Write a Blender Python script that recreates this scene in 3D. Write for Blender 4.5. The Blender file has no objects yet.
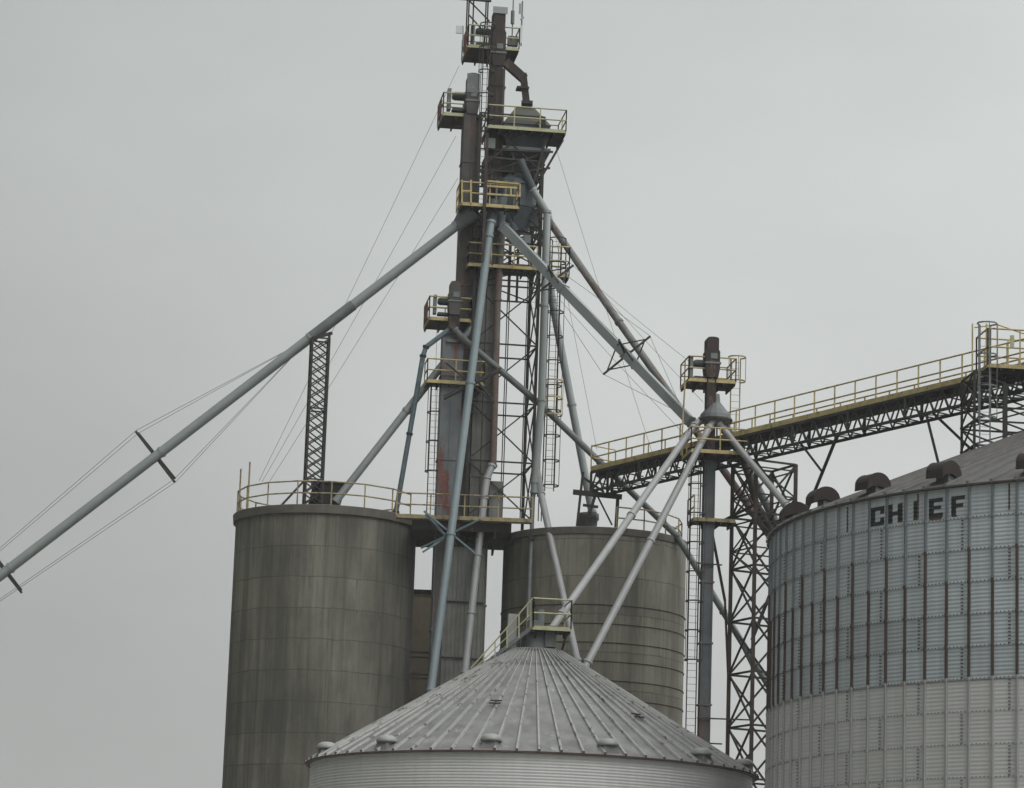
import bpy, math, random
from mathutils import Vector as V
random.seed(7)
PI = math.pi
scene = bpy.context.scene
COL = scene.collection

# ------------------------------------------------------------------ camera model
FOC = 3100.0; WID, HEI = 1024, 788
PITCH = math.atan((1040 - 394) / FOC); ROLL = 0.034
CAM = V((0, 0, 1.6))
FW = V((0, math.cos(PITCH), math.sin(PITCH)))
R0 = V((1, 0, 0)); U0 = V((0, -math.sin(PITCH), math.cos(PITCH)))
RT = R0 * math.cos(ROLL) + U0 * math.sin(ROLL)
UP = U0 * math.cos(ROLL) - R0 * math.sin(ROLL)

def ray(px, py):
    return FW + RT * ((px - WID / 2) / FOC) + UP * (-(py - HEI / 2) / FOC)
def at(px, py, Y):
    r = ray(px, py); return CAM + r * ((Y - CAM.y) / r.y)
def proj(p):
    d = p - CAM; z = d.dot(FW)
    return (WID / 2 + FOC * d.dot(RT) / z, HEI / 2 - FOC * d.dot(UP) / z)
def hit_cyl(px, py, c, R):
    r = ray(px, py); ox, oy = CAM.x - c[0], CAM.y - c[1]
    a = r.x**2 + r.y**2; b = 2 * (ox * r.x + oy * r.y); cc = ox * ox + oy * oy - R * R
    d = max(0, b * b - 4 * a * cc); t = (-b - math.sqrt(d)) / (2 * a)
    p = CAM + r * t
    return math.atan2(p.y - c[1], p.x - c[0]), p.z
class Frame:
    def __init__(s, X, Y, psi):
        s.o = V((X, Y, 0)); s.e = V((math.cos(psi), math.sin(psi), 0)); s.n = V((-math.sin(psi), math.cos(psi), 0)); s.psi = psi
    def w(s, u, v, z):
        return s.o + s.e * u + s.n * v + V((0, 0, z))
    def pix(s, px, py, v):
        r = ray(px, py); p0 = s.o + s.n * v
        t = (p0 - CAM).dot(s.n) / r.dot(s.n); p = CAM + r * t
        return (p - s.o).dot(s.e), p.z

# ------------------------------------------------------------------ materials
def new_mat(name):
    m = bpy.data.materials.new(name); m.use_nodes = True
    nt = m.node_tree; b = nt.nodes['Principled BSDF']
    return m, nt, b
def ramp(nt, fac, p0, p1, c0=(0, 0, 0, 1), c1=(1, 1, 1, 1)):
    r = nt.nodes.new('ShaderNodeValToRGB'); r.color_ramp.elements[0].position = p0; r.color_ramp.elements[1].position = p1
    r.color_ramp.elements[0].color = c0; r.color_ramp.elements[1].color = c1
    nt.links.new(fac, r.inputs[0]); return r.outputs[0]
def noise(nt, scale, detail=4, stretch=(1, 1, 1), rough=.6):
    tc = nt.nodes.new('ShaderNodeTexCoord'); mp = nt.nodes.new('ShaderNodeMapping'); mp.inputs['Scale'].default_value = stretch
    mp.inputs['Location'].default_value = (random.uniform(0, 50), random.uniform(0, 50), random.uniform(0, 50))
    n = nt.nodes.new('ShaderNodeTexNoise'); n.inputs['Scale'].default_value = scale; n.inputs['Detail'].default_value = detail; n.inputs['Roughness'].default_value = rough
    nt.links.new(tc.outputs['Object'], mp.inputs[0]); nt.links.new(mp.outputs[0], n.inputs['Vector'])
    return n.outputs[0]
def mix(nt, fac, a, b, mode='MIX'):
    m = nt.nodes.new('ShaderNodeMix'); m.data_type = 'RGBA'; m.blend_type = mode
    for i, x in ((0, fac), (6, a), (7, b)):
        if isinstance(x, (int, float)): m.inputs[i].default_value = x
        elif isinstance(x, tuple): m.inputs[i].default_value = x if len(x) == 4 else (*x, 1)
        else: nt.links.new(x, m.inputs[i])
    return m.outputs[2]
def paint(name, col, rough=.6, metal=0, dark=.6, rust=0, rustcol=(.115, .062, .046), vs=1.5, rs=2.0, stretch=(1, 1, 1), rstretch=(1, 1, .35), streak=0, bump=.0):
    """painted or galvanised surface: mottled tone + rust patches + optional vertical streaks"""
    m, nt, b = new_mat(name)
    c = mix(nt, ramp(nt, noise(nt, vs, 5, stretch), .3, .7), tuple(x * dark for x in col), col)
    if streak:
        f = ramp(nt, noise(nt, 1.0, 4, (3.2, 3.2, .10)), .40, .72, (0, 0, 0, 1), (streak, streak, streak, 1))
        c = mix(nt, f, c, tuple(x * .42 for x in col))
    if rust:
        lo = .78 - rust * .5
        f = ramp(nt, noise(nt, rs, 6, rstretch, .7), lo, lo + .08)
        c = mix(nt, f, c, mix(nt, ramp(nt, noise(nt, 9, 3), .3, .7), rustcol, tuple(x * 1.7 for x in rustcol)))
    nt.links.new(c, b.inputs['Base Color'])
    b.inputs['Roughness'].default_value = rough; b.inputs['Metallic'].default_value = metal
    if bump:
        bn = nt.nodes.new('ShaderNodeBump'); bn.inputs['Strength'].default_value = bump; bn.inputs['Distance'].default_value = .03
        nt.links.new(noise(nt, 8, 6), bn.inputs['Height']); nt.links.new(bn.outputs[0], b.inputs['Normal'])
    return m
M = {}
M['yellow'] = paint('faded yellow paint', (.62, .50, .235), .6, dark=.6, rust=.42, vs=3, rs=3)
M['yellow_pale'] = paint('pale green yellow paint', (.52, .51, .31), .6, dark=.75, rust=.35, vs=3, rs=3)
M['yellow_old'] = paint('weathered yellow paint', (.42, .35, .19), .7, dark=.6, rust=.5, vs=3, rs=3)
M['floor'] = paint('dark steel grating', (.05, .043, .038), .8, dark=.6, rust=.4)
M['steel'] = paint('dark weathered steel', (.05, .046, .042), .8, .0, dark=.6, rust=.4, rs=1.5, rustcol=(.055, .036, .03))
M['brown_steel'] = paint('brown rusted steel', (.07, .05, .042), .8, dark=.6, rust=.4, rs=2, rustcol=(.085, .05, .038))
M['rust'] = paint('rust brown casing', (.05, .036, .031), .8, dark=.6, rust=.42, rs=2.2, rustcol=(.085, .052, .044), bump=.2)
M['rustred'] = paint('red oxide board', (.26, .055, .03), .7, dark=.6)
M['galv'] = paint('galvanised pipe', (.31, .34, .34), .5, .2, dark=.85, vs=.7, rust=.10, rs=.9)
M['galv_blue'] = paint('blue grey pipe', (.27, .325, .345), .5, .2, dark=.82, vs=.8, rust=.14, rs=1.3)
M['galv_teal'] = paint('teal grey pipe', (.19, .255, .285), .55, .2, dark=.6, vs=4, rust=.25)
M['galv_light'] = paint('pale zinc pipe', (.36, .365, .365), .5, .15, dark=.85, vs=1.5, rust=.16, rs=1)
M['galv_dark'] = paint('dull zinc pipe', (.20, .22, .22), .6, .3, dark=.65, vs=2, rust=.3)
M['pipe_rust'] = paint('rusting grey pipe', (.20, .20, .19), .6, .1, dark=.6, rust=.6, rs=.7, rustcol=(.105, .072, .06))
M['casing'] = paint('grey elevator casing', (.22, .222, .20), .6, .1, dark=.65, rust=.28, rs=.45, streak=.5, rstretch=(1.5, 1.5, .35))
M['casing_blue'] = paint('blue grey elevator casing', (.19, .21, .22), .6, .1, dark=.7, rust=.52, rs=.6, rustcol=(.13, .05, .038), rstretch=(1.5, 1.5, .4))
M['casing_dark'] = paint('dark rusty elevator column', (.12, .132, .138), .65, .1, dark=.65, rust=.5, rs=.6, rustcol=(.10, .05, .04), rstretch=(1.5, 1.5, .4))
M['casing_rust'] = paint('rust stained casing', (.095, .088, .08), .7, .1, dark=.6, rust=.5, rs=.9, rustcol=(.095, .064, .052))
M['hopper'] = paint('olive grey hopper steel', (.09, .087, .068), .6, .1, dark=.7, rust=.25)
M['distributor'] = paint('slate distributor steel', (.085, .105, .115), .65, .1, dark=.6, rust=.35)
M['motor'] = paint('dark motor enamel', (.055, .06, .06), .5, dark=.7)
M['motor_grey'] = paint('grey motor guard', (.19, .21, .20), .5, dark=.7)
M['wire'] = paint('wire rope', (.22, .22, .22), .6, .4, dark=.8)
M['white'] = paint('white antenna shell', (.72, .73, .73), .5, dark=.9)
M['green'] = paint('dark green paint', (.025, .06, .035), .6, dark=.6)
M['pitch'] = paint('tarred timber', (.035, .03, .028), .9, dark=.6)

def cells(nt, n_ang, z0, pitch, lo, phase=0.0, shift=0.0):
    """tone factor per wall sheet: one value per (ring, angular cell)"""
    def mth(op, a, b=None, c=None):
        m = nt.nodes.new('ShaderNodeMath'); m.operation = op
        for i, x in enumerate((a, b, c)):
            if x is None: continue
            if isinstance(x, (int, float)): m.inputs[i].default_value = x
            else: nt.links.new(x, m.inputs[i])
        return m.outputs[0]
    tc = nt.nodes.new('ShaderNodeTexCoord'); sp = nt.nodes.new('ShaderNodeSeparateXYZ'); nt.links.new(tc.outputs['Object'], sp.inputs[0])
    row = mth('FLOOR', mth('MULTIPLY_ADD', sp.outputs[2], 1 / pitch, -z0 / pitch + 40))
    ang = mth('MULTIPLY_ADD', mth('ARCTAN2', sp.outputs[1], sp.outputs[0]), n_ang / (2 * PI), -phase * n_ang / (2 * PI) + 200)
    if shift: ang = mth('MULTIPLY_ADD', mth('MODULO', row, 2), shift, ang)
    cb = nt.nodes.new('ShaderNodeCombineXYZ'); nt.links.new(mth('FLOOR', ang), cb.inputs[0]); nt.links.new(row, cb.inputs[1])
    wn = nt.nodes.new('ShaderNodeTexWhiteNoise'); wn.noise_dimensions = '2D'; nt.links.new(cb.outputs[0], wn.inputs['Vector'])
    return ramp(nt, wn.outputs[0], 0, 1, (lo, lo, lo, 1), (1, 1, 1, 1))
def add_spots(m, col, scale, lo, stretch=(1, 1, 1), amt=.8):
    nt = m.node_tree; b = nt.nodes['Principled BSDF']; src = b.inputs['Base Color'].links[0].from_socket
    f = ramp(nt, noise(nt, scale, 6, stretch, .75), lo, lo + .06, (0, 0, 0, 1), (amt, amt, amt, 1))
    nt.links.new(mix(nt, f, src, col), b.inputs['Base Color'])
def concrete(name, col, z0, pitch, hoopcol=None):
    m, nt, b = new_mat(name)
    c = mix(nt, ramp(nt, noise(nt, .42, 7, (1, 1, .45), .65), .36, .62), tuple(x * .58 for x in col), tuple(x * 1.22 for x in col))
    # run-down stains, long and narrow
    f = ramp(nt, noise(nt, 1.0, 6, (1.3, 1.3, .045), .7), .47, .62, (0, 0, 0, 1), (.62, .62, .62, 1))
    c = mix(nt, f, c, tuple(x * .40 for x in col))
    f = ramp(nt, noise(nt, 1.0, 5, (5, 5, .12), .7), .52, .64, (0, 0, 0, 1), (.4, .4, .4, 1))
    c = mix(nt, f, c, tuple(x * .45 for x in col))
    f = ramp(nt, noise(nt, 1.0, 4, (3.0, 3.0, .14)), .56, .80, (0, 0, 0, 1), (.5, .5, .5, 1))
    c = mix(nt, f, c, (col[0] * 1.5, col[1] * 1.45, col[2] * 1.35))
    # casting joints: a dark line and slightly different tone per lift
    tc = nt.nodes.new('ShaderNodeTexCoord'); sp = nt.nodes.new('ShaderNodeSeparateXYZ'); nt.links.new(tc.outputs['Object'], sp.inputs[0])
    wob = nt.nodes.new('ShaderNodeMath'); wob.operation = 'MULTIPLY_ADD'; nt.links.new(noise(nt, 1.4, 3), wob.inputs[0]); wob.inputs[1].default_value = .16; nt.links.new(sp.outputs[2], wob.inputs[2])
    d = nt.nodes.new('ShaderNodeMath'); d.operation = 'MULTIPLY_ADD'; nt.links.new(wob.outputs[0], d.inputs[0]); d.inputs[1].default_value = 1 / pitch; d.inputs[2].default_value = -z0 / pitch + 40
    fr = nt.nodes.new('ShaderNodeMath'); fr.operation = 'FRACT'; nt.links.new(d.outputs[0], fr.inputs[0])
    fl = nt.nodes.new('ShaderNodeMath'); fl.operation = 'FLOOR'; nt.links.new(d.outputs[0], fl.inputs[0])
    wn = nt.nodes.new('ShaderNodeTexWhiteNoise'); wn.noise_dimensions = '1D'; nt.links.new(fl.outputs[0], wn.inputs['W'])
    c = mix(nt, ramp(nt, wn.outputs[0], 0, 1, (.86, .86, .86, 1), (1.0, 1.0, 1.0, 1)), (0, 0, 0), c, 'MIX') if False else mix(nt, 1.0, c, ramp(nt, wn.outputs[0], 0, 1, (.84, .85, .87, 1), (1, 1, 1, 1)), 'MULTIPLY')
    c = mix(nt, 1.0, c, cells(nt, 20, z0, pitch, .88), 'MULTIPLY')
    ln = nt.nodes.new('ShaderNodeMath'); ln.operation = 'MULTIPLY'; nt.links.new(ramp(nt, fr.outputs[0], .0, .04, (1, 1, 1, 1), (0, 0, 0, 1)), ln.inputs[0])
    nt.links.new(ramp(nt, noise(nt, 1.2, 3), .3, .55, (.5, .5, .5, 1), (1, 1, 1, 1)), ln.inputs[1])
    c = mix(nt, ln.outputs[0], c, tuple(x * .26 for x in col))
    at2 = nt.nodes.new('ShaderNodeMath'); at2.operation = 'ARCTAN2'; nt.links.new(sp.outputs[1], at2.inputs[0]); nt.links.new(sp.outputs[0], at2.inputs[1])
    am = nt.nodes.new('ShaderNodeMath'); am.operation = 'MULTIPLY_ADD'; nt.links.new(at2.outputs[0], am.inputs[0]); am.inputs[1].default_value = 10 / (2 * PI); am.inputs[2].default_value = 50.3
    af = nt.nodes.new('ShaderNodeMath'); af.operation = 'FRACT'; nt.links.new(am.outputs[0], af.inputs[0])
    av = nt.nodes.new('ShaderNodeMath'); av.operation = 'MULTIPLY'; nt.links.new(ramp(nt, af.outputs[0], .0, .018, (1, 1, 1, 1), (0, 0, 0, 1)), av.inputs[0]); nt.links.new(ramp(nt, noise(nt, .9, 3), .4, .6, (.0, .0, .0, 1), (.7, .7, .7, 1)), av.inputs[1])
    c = mix(nt, av.outputs[0], c, tuple(x * .40 for x in col))
    # short dark drips under every joint and from the rim
    dr = nt.nodes.new('ShaderNodeMath'); dr.operation = 'MULTIPLY'; nt.links.new(ramp(nt, fr.outputs[0], .35, 1.0, (0, 0, 0, 1), (.75, .75, .75, 1)), dr.inputs[0])
    nt.links.new(ramp(nt, noise(nt, 1.0, 4, (5.5, 5.5, .25), .7), .56, .64), dr.inputs[1])
    c = mix(nt, dr.outputs[0], c, tuple(x * .42 for x in col))
    nt.links.new(c, b.inputs['Base Color']); b.inputs['Roughness'].default_value = .9
    bn = nt.nodes.new('ShaderNodeBump'); bn.inputs['Strength'].default_value = .35; bn.inputs['Distance'].default_value = .03
    nt.links.new(noise(nt, 6, 8), bn.inputs['Height']); nt.links.new(bn.outputs[0], b.inputs['Normal'])
    return m
def sheet_cells(m, *a):
    nt = m.node_tree; b = nt.nodes['Principled BSDF']; src = b.inputs['Base Color'].links[0].from_socket
    nt.links.new(mix(nt, 1.0, src, cells(nt, *a), 'MULTIPLY'), b.inputs['Base Color'])
def sheet(name, col, dark=.8, rough=.5, metal=.3, streak=.35, rust=0, coldrift=None):
    return paint(name, col, rough, metal, dark=dark, rust=rust, vs=.8, rs=1.5, streak=streak)
M['bin_blue'] = sheet('blue grey galvanised sheet', (.64, .705, .75), .88, .5, .05, .30)
M['bin_white'] = sheet('whitish galvanised sheet', (.68, .68, .675), .92, .55, .03, .15)
M['rib_blue'] = sheet('zinc stiffener', (.27, .30, .32), .8)
M['rib_rust'] = paint('rusted stiffener', (.095, .062, .052), .85, dark=.7, rust=.4, rs=1.6, rustcol=(.055, .04, .036))
M['rib_white'] = sheet('pale stiffener', (.46, .46, .465), .9)
M['roof_grey'] = paint('weathered zinc roof', (.26, .26, .25), .55, .1, dark=.5, vs=1.3, rust=.16, rs=1.5, rustcol=(.16, .14, .125))
M['roof_chief'] = paint('brown grey zinc roof', (.105, .10, .093), .7, .05, dark=.7, vs=1.0, rust=.25, rs=.8, rustcol=(.10, .07, .06))
M['roof_rib'] = paint('worn roof rib', (.40, .40, .385), .55, .1, dark=.75, vs=2, rust=.34, rs=2.4, rustcol=(.07, .05, .045), rstretch=(.6, .6, .6))
M['roof_rib_dark'] = paint('dark roof rib', (.15, .142, .132), .6, .2, dark=.6, vs=2)
M['bolt'] = paint('blackened bolts', (.05, .047, .045), .8, dark=.8)
M['bolt_grey'] = paint('grey bolts', (.19, .19, .19), .8, dark=.8)
M['eave_rust'] = paint('reddish eave flashing', (.12, .07, .065), .8, dark=.7)
M['hood'] = paint('rusted vent hood', (.040, .028, .025), .9, dark=.6, rust=.35, rs=3, rustcol=(.055, .032, .026), bump=.2)
M['vent'] = paint('pale vent cap', (.35, .355, .345), .5, .1, dark=.85)
M['letter'] = paint('black lettering paint', (.022, .019, .018), .7, dark=.8, rust=.22, rs=2.5, rustcol=(.05, .036, .026))
M['letter_run'] = paint('rust run', (.14, .085, .065), .8, dark=.6)
M['house'] = paint('brown house concrete', (.62, .54, .41), .9, dark=.8, streak=.25, bump=.3)
M['slab'] = paint('stained slab edge', (.17, .155, .13), .9, dark=.6, vs=1.3, streak=.3, bump=.3)

add_spots(M['roof_grey'], (.56, .56, .54), 1.1, .60, amt=.4)
add_spots(M['roof_grey'], (.11, .095, .08), 3.0, .63, amt=.75)
add_spots(M['roof_rib'], (.07, .06, .05), 2.2, .56, amt=.9)
for k_ in ('galv', 'galv_blue', 'galv_light', 'galv_dark'):
    add_spots(M[k_], (.17, .12, .09), 1.7, .67, amt=.6); add_spots(M[k_], (.42, .43, .42), 5, .62, amt=.35)
for k_ in ('yellow', 'yellow_pale'): add_spots(M[k_], (.10, .07, .05), 4, .62, amt=.8)

# ------------------------------------------------------------------ mesh building
class MB:
    def __init__(s): s.v = []; s.f = []; s.m = []; s.sm = []
    def add(s, vs, fs, mi=0, smooth=False):
        o = len(s.v); s.v += [tuple(x) for x in vs]
        for f in fs: s.f.append([i + o for i in f]); s.m.append(mi); s.sm.append(smooth)
    def hexa(s, c, mi=0):   # 8 corners: bottom 4 ccw, top 4 ccw
        s.add(c, [(3, 2, 1, 0), (4, 5, 6, 7), (0, 1, 5, 4), (1, 2, 6, 5), (2, 3, 7, 6), (3, 0, 4, 7)], mi)
    def box(s, F, u0, u1, v0, v1, z0, z1, mi=0):
        s.hexa([F.w(u0, v0, z0), F.w(u1, v0, z0), F.w(u1, v1, z0), F.w(u0, v1, z0), F.w(u0, v0, z1), F.w(u1, v0, z1), F.w(u1, v1, z1), F.w(u0, v1, z1)], mi)
    def taper(s, F, a, z0, b, z1, mi=0):   # a,b = (u0,u1,v0,v1)
        s.hexa([F.w(a[0], a[2], z0), F.w(a[1], a[2], z0), F.w(a[1], a[3], z0), F.w(a[0], a[3], z0), F.w(b[0], b[2], z1), F.w(b[1], b[2], z1), F.w(b[1], b[3], z1), F.w(b[0], b[3], z1)], mi)
    def bar(s, p, q, w=.07, h=None, up=V((0, 0, 1)), mi=0):
        h = h or w; d = (q - p); L = d.length
        if L < 1e-6: return
        d = d / L
        if abs(d.dot(up)) > .97: up = V((0, 1, 0))
        a = d.cross(up).normalized(); b = a.cross(d)
        a = a * (w / 2); b = b * (h / 2)
        s.hexa([p - a - b, p + a - b, p + a + b, p - a + b, q - a - b, q + a - b, q + a + b, q - a + b], mi)
    def tube(s, p, q, r, r2=None, n=10, mi=0, caps=True):
        r2 = r if r2 is None else r2; d = (q - p).normalized(); up = V((0, 0, 1))
        if abs(d.z) > .97: up = V((0, 1, 0))
        a = d.cross(up).normalized(); b = a.cross(d)
        ring = lambda c, rr: [c + (a * math.cos(2 * PI * i / n) + b * math.sin(2 * PI * i / n)) * rr for i in range(n)]
        s.add(ring(p, r) + ring(q, r2), [(i, (i + 1) % n, n + (i + 1) % n, n + i) for i in range(n)], mi, True)
        if caps:
            s.add(ring(p, r), [tuple(range(n - 1, -1, -1))], mi); s.add(ring(q, r2), [tuple(range(n))], mi)
    def path(s, pts, r, n=10, mi=0):   # mitred tube along points
        m = len(pts); rings = []; a0 = None
        for k, p in enumerate(pts):
            d = (pts[min(k + 1, m - 1)] - pts[max(k - 1, 0)]).normalized()
            if a0 is None:
                up = V((0, 0, 1)) if abs(d.z) < .97 else V((0, 1, 0)); a0 = d.cross(up).normalized()
            a = (a0 - d * a0.dot(d)).normalized(); b = a.cross(d); a0 = a
            rings += [p + (a * math.cos(2 * PI * i / n) + b * math.sin(2 * PI * i / n)) * r for i in range(n)]
        s.add(rings, [(k * n + i, k * n + (i + 1) % n, (k + 1) * n + (i + 1) % n, (k + 1) * n + i) for k in range(m - 1) for i in range(n)], mi, True)
    def lathe(s, c, prof, n=48, a0=0, a1=2 * PI, mi=0, smooth=True, rfun=None):
        full = abs(a1 - a0 - 2 * PI) < 1e-6; cols = n if full else n + 1; vs = []
        for r, z in prof:
            for i in range(cols):
                t = a0 + (a1 - a0) * i / n; vs.append((c[0] + r * math.cos(t), c[1] + r * math.sin(t), z))
        fs = []
        for k in range(len(prof) - 1):
            for i in range(n):
                j = (i + 1) % cols; fs.append((k * cols + i, k * cols + j, (k + 1) * cols + j, (k + 1) * cols + i))
        s.add(vs, fs, mi, smooth)
    def prism(s, F, prof, v0, v1, mi=0):   # profile (u,z) extruded along v
        n = len(prof); vs = [F.w(u, v0, z) for u, z in prof] + [F.w(u, v1, z) for u, z in prof]
        s.add(vs, [tuple(range(n)), tuple(range(2 * n - 1, n - 1, -1))] + [(i, n + i, n + (i + 1) % n, (i + 1) % n) for i in range(n)], mi)
    def build(s, name, mats, parent=None, loc=None):
        org = ORG.get(parent, V((0, 0, 0))) if parent else (loc or V((0, 0, 0)))
        me = bpy.data.meshes.new(name)
        me.from_pydata([(x - org.x, y - org.y, z - org.z) for x, y, z in s.v], [], s.f)
        if not isinstance(mats, (list, tuple)): mats = [mats]
        for m in mats: me.materials.append(m)
        me.polygons.foreach_set('material_index', s.m); me.polygons.foreach_set('use_smooth', s.sm); me.update()
        o = bpy.data.objects.new(name, me); COL.objects.link(o)
        if parent: o.parent = parent
        else: o.location = org
        ORG[o] = org; return o
ORG = {}
def thing(name, loc, label, cat, group=None):
    o = bpy.data.objects.new(name, None); COL.objects.link(o); o.location = loc; o.empty_display_size = .5
    ORG[o] = V(loc); tag(o, label, cat, group); return o
def tag(o, label, cat, group=None):
    o['label'] = label; o['category'] = cat
    if group: o['group'] = group

# ------------------------------------------------------------------ shared builders
def railing(parent, runs, mat, h=1.05, posts=1.3, split=True, r=.036, name='railing', end=True, closed=False):
    """runs = list of floor polylines; top and middle rail as one mesh; posts as sub-parts if split"""
    mb = MB(); pp = []
    for pts in runs:
        for a, b in zip(pts[:-1], pts[1:]):
            for k in (1.0, .5): mb.tube(a + V((0, 0, h * k)), b + V((0, 0, h * k)), r, n=6)
            n = max(1, round((b - a).length / posts))
            for i in range(n): pp.append(a + (b - a) * (i / n))
        if not closed: pp.append(pts[-1])
    if not split:
        for p in pp: mb.bar(p, p + V((0, 0, h)), .055)
        return mb.build(name, mat, parent)
    ob = mb.build(name, mat, parent)
    for p in pp[:100]:
        q = MB(); q.bar(p, p + V((0, 0, h)), .062); q.build('post', mat, ob)
    return ob
def platform(parent, F, u0, u1, v0, v1, z, mat, rails='flrb', panel=None, toe=.16, h=1.05, braces=False):
    """steel platform: part 'platform' with sub-parts toe_board, railing"""
    mb = MB(); mb.box(F, u0, u1, v0, v1, z - .05, z)
    n = max(2, int((u1 - u0) / .5))
    for i in range(n + 1):
        u = u0 + .04 + (u1 - u0 - .08) * i / n; mb.box(F, u - .03, u + .03, v0 + .01, v1 - .01, z - .2, z - .052)
    if braces:
        for u in (u0 + .15, u1 - .15): mb.bar(F.w(u, v0 + .1, z - .2), F.w(u, v1 - .05, z - .2 - min(1.1, (v1 - v0) * .45)), .07)
    ob = mb.build('platform', M['floor'], parent)
    t = MB(); e = .018
    t.box(F, u0 - e, u1 + e, v0 - e, v0 - .001, z - .10, z + toe - .10)
    t.box(F, u0 - e, u0 - .001, v0 + .001, v1 + e, z - .10, z + toe - .10)
    t.box(F, u1 + .001, u1 + e, v0 + .001, v1 + e, z - .10, z + toe - .10)
    t.build('toe_board', mat, ob)
    c = {'fl': F.w(u0, v0, z), 'fr': F.w(u1, v0, z), 'bl': F.w(u0, v1, z), 'br': F.w(u1, v1, z)}
    runs = []
    if 'f' in rails: runs.append([c['fl'], c['fr']])
    if 'l' in rails: runs.append([c['bl'], c['fl']])
    if 'r' in rails: runs.append([c['fr'], c['br']])
    if 'b' in rails: runs.append([c['br'], c['bl']])
    railing(ob, runs, mat, h, 1.2, split=False)
    if panel:
        p = MB(); p.box(F, u0 - .06, u0 - .03, v0 + .35, v0 + 1.5, z + .02, z + .85); p.build('guard_panel', panel, ob)
    return ob
def lattice(parent, corners, z0, z1, step, mleg, mbr, leg=.13, br=.06, style='X', top=None, names=('leg', 'cross_bracing'), faces=(0, 1, 2, 3), diag=(0, 1, 2, 3)):
    """four leg lattice; corners = 4 functions z->point; each leg a part, bracing of each storey a part"""
    for c in corners:
        m = MB(); m.bar(c(z0), c(z1), leg); m.build(names[0], mleg, parent)
    z = z1; k = 0
    while z > z0 + .3:
        zn = max(z0, z - step); m = MB()
        for i in faces:
            a, b = corners[i], corners[(i + 1) % 4]
            if style != 'D' or k % 6 == 0: m.bar(a(z), b(z), br * 1.15)
            if i not in diag: continue
            if style == 'X': m.bar(a(z - .03), b(zn + .03), br); m.bar(b(z - .03) + (b(z) - a(z)).cross(V((0, 0, 1))).normalized() * .05, a(zn + .03) + (b(z) - a(z)).cross(V((0, 0, 1))).normalized() * .05, br)
            elif style == 'D': m.bar(a(z), b(zn), br); m.bar(b(z), a(zn), br)
            elif (k + i) % 2: m.bar(a(z), b(zn), br)
            else: m.bar(b(z), a(zn), br)
        m.build(names[1], mbr, parent); z = zn; k += 1
def ladder(parent, F, u, v, z0, z1, mat, w=.42, cage=True, cz0=None, side=0, cmat=None, depth=.72):
    m = MB()
    for s in (-1, 1): m.bar(F.w(u + s * w / 2, v, z0), F.w(u + s * w / 2, v, z1), .05)
    z = z0 + .15
    while z < z1: m.tube(F.w(u - w / 2, v, z), F.w(u + w / 2, v, z), .009, n=4, caps=False); z += .3
    ob = m.build('ladder', mat, parent)
    if cage:
        m = MB(); cz0 = cz0 if cz0 is not None else z0 + 2.2; R = .40
        pts = lambda z: [F.w(u + R * math.sin(t), v - depth * .5 - R * math.cos(t) * .9, z) for t in [PI * (-.80 + 1.6 * i / 8) for i in range(9)]]
        n = max(1, int((z1 - cz0) / 1.15))
        for i in range(n + 1):
            P = pts(cz0 + (z1 - cz0) * i / n)
            P = [F.w(u - w / 2, v, P[0].z)] + P + [F.w(u + w / 2, v, P[0].z)]
            for a, b in zip(P[:-1], P[1:]): m.bar(a, b, .02, .06)
        A, B = pts(cz0), pts(z1)
        for i in (0, 2, 4, 6, 8): m.bar(A[i], B[i], .03)
        m.build('cage', cmat or mat, ob)
    return ob
def spout(label, pts, r, mat, square=False, seg=5.5, flmat=None, cat='pipe', name='spout_pipe', group='grain spouts running down from the distributors'):
    t = thing(name, pts[-1], label, cat, group)
    m = MB()
    if square:
        for a, b in zip(pts[:-1], pts[1:]): m.bar(a, b, r * 2, r * 2)
    else: m.path(pts, r, 18)
    pipe = m.build('pipe', mat, t)
    for a, b in zip(pts[:-1], pts[1:]):
        L = (b - a).length; d = (b - a) / L; n = max(1, round(L / seg))
        for i in range(n + 1):
            if i == n and b is not pts[-1]: continue
            c = a + (b - a) * (i / n); f = MB()
            if square: f.bar(c - d * .04, c + d * .04, r * 2 + .09)
            else: f.tube(c - d * .06, c + d * .06, r + .04, n=18)
            f.build('collar', flmat or mat, t)
    return t
def stay_frame(t, a, b, f, size, mat, n=4, rot=PI / 4, r=.035, cab=None, wr=.012, gusset=0, angs=None):
    """cross arms round a spout at fraction f of a->b, with stay cables back to the ends"""
    d = (b - a).normalized(); c = a + (b - a) * f
    e1 = d.cross(V((0, 0, 1))).normalized(); e2 = e1.cross(d)
    angs = [math.radians(x) for x in angs] if angs else [rot + 2 * PI * i / n for i in range(n)]
    tips = [c + (e1 * math.cos(x) + e2 * math.sin(x)) * size for x in angs]
    m = MB()
    for i in range(n // 2): m.bar(tips[i] + d * .04 * (i * 2 - 1), tips[i + n // 2] + d * .04 * (i * 2 - 1), .09, .09)
    if gusset:
        for tp in tips:
            m.bar(c + (tp - c) * .8, c + d * gusset + (tp - c) * .12, .05); m.bar(c + (tp - c) * .8, c - d * gusset + (tp - c) * .12, .05)
    m.build('stay_frame', mat, t)
    if cab:
        for i in range(n):
            k = MB(); k.path([a + (b - a) * cab[0], tips[i], a + (b - a) * cab[1]], wr, 5); k.build('stay_cable', M['wire'], t)
    return tips
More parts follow.
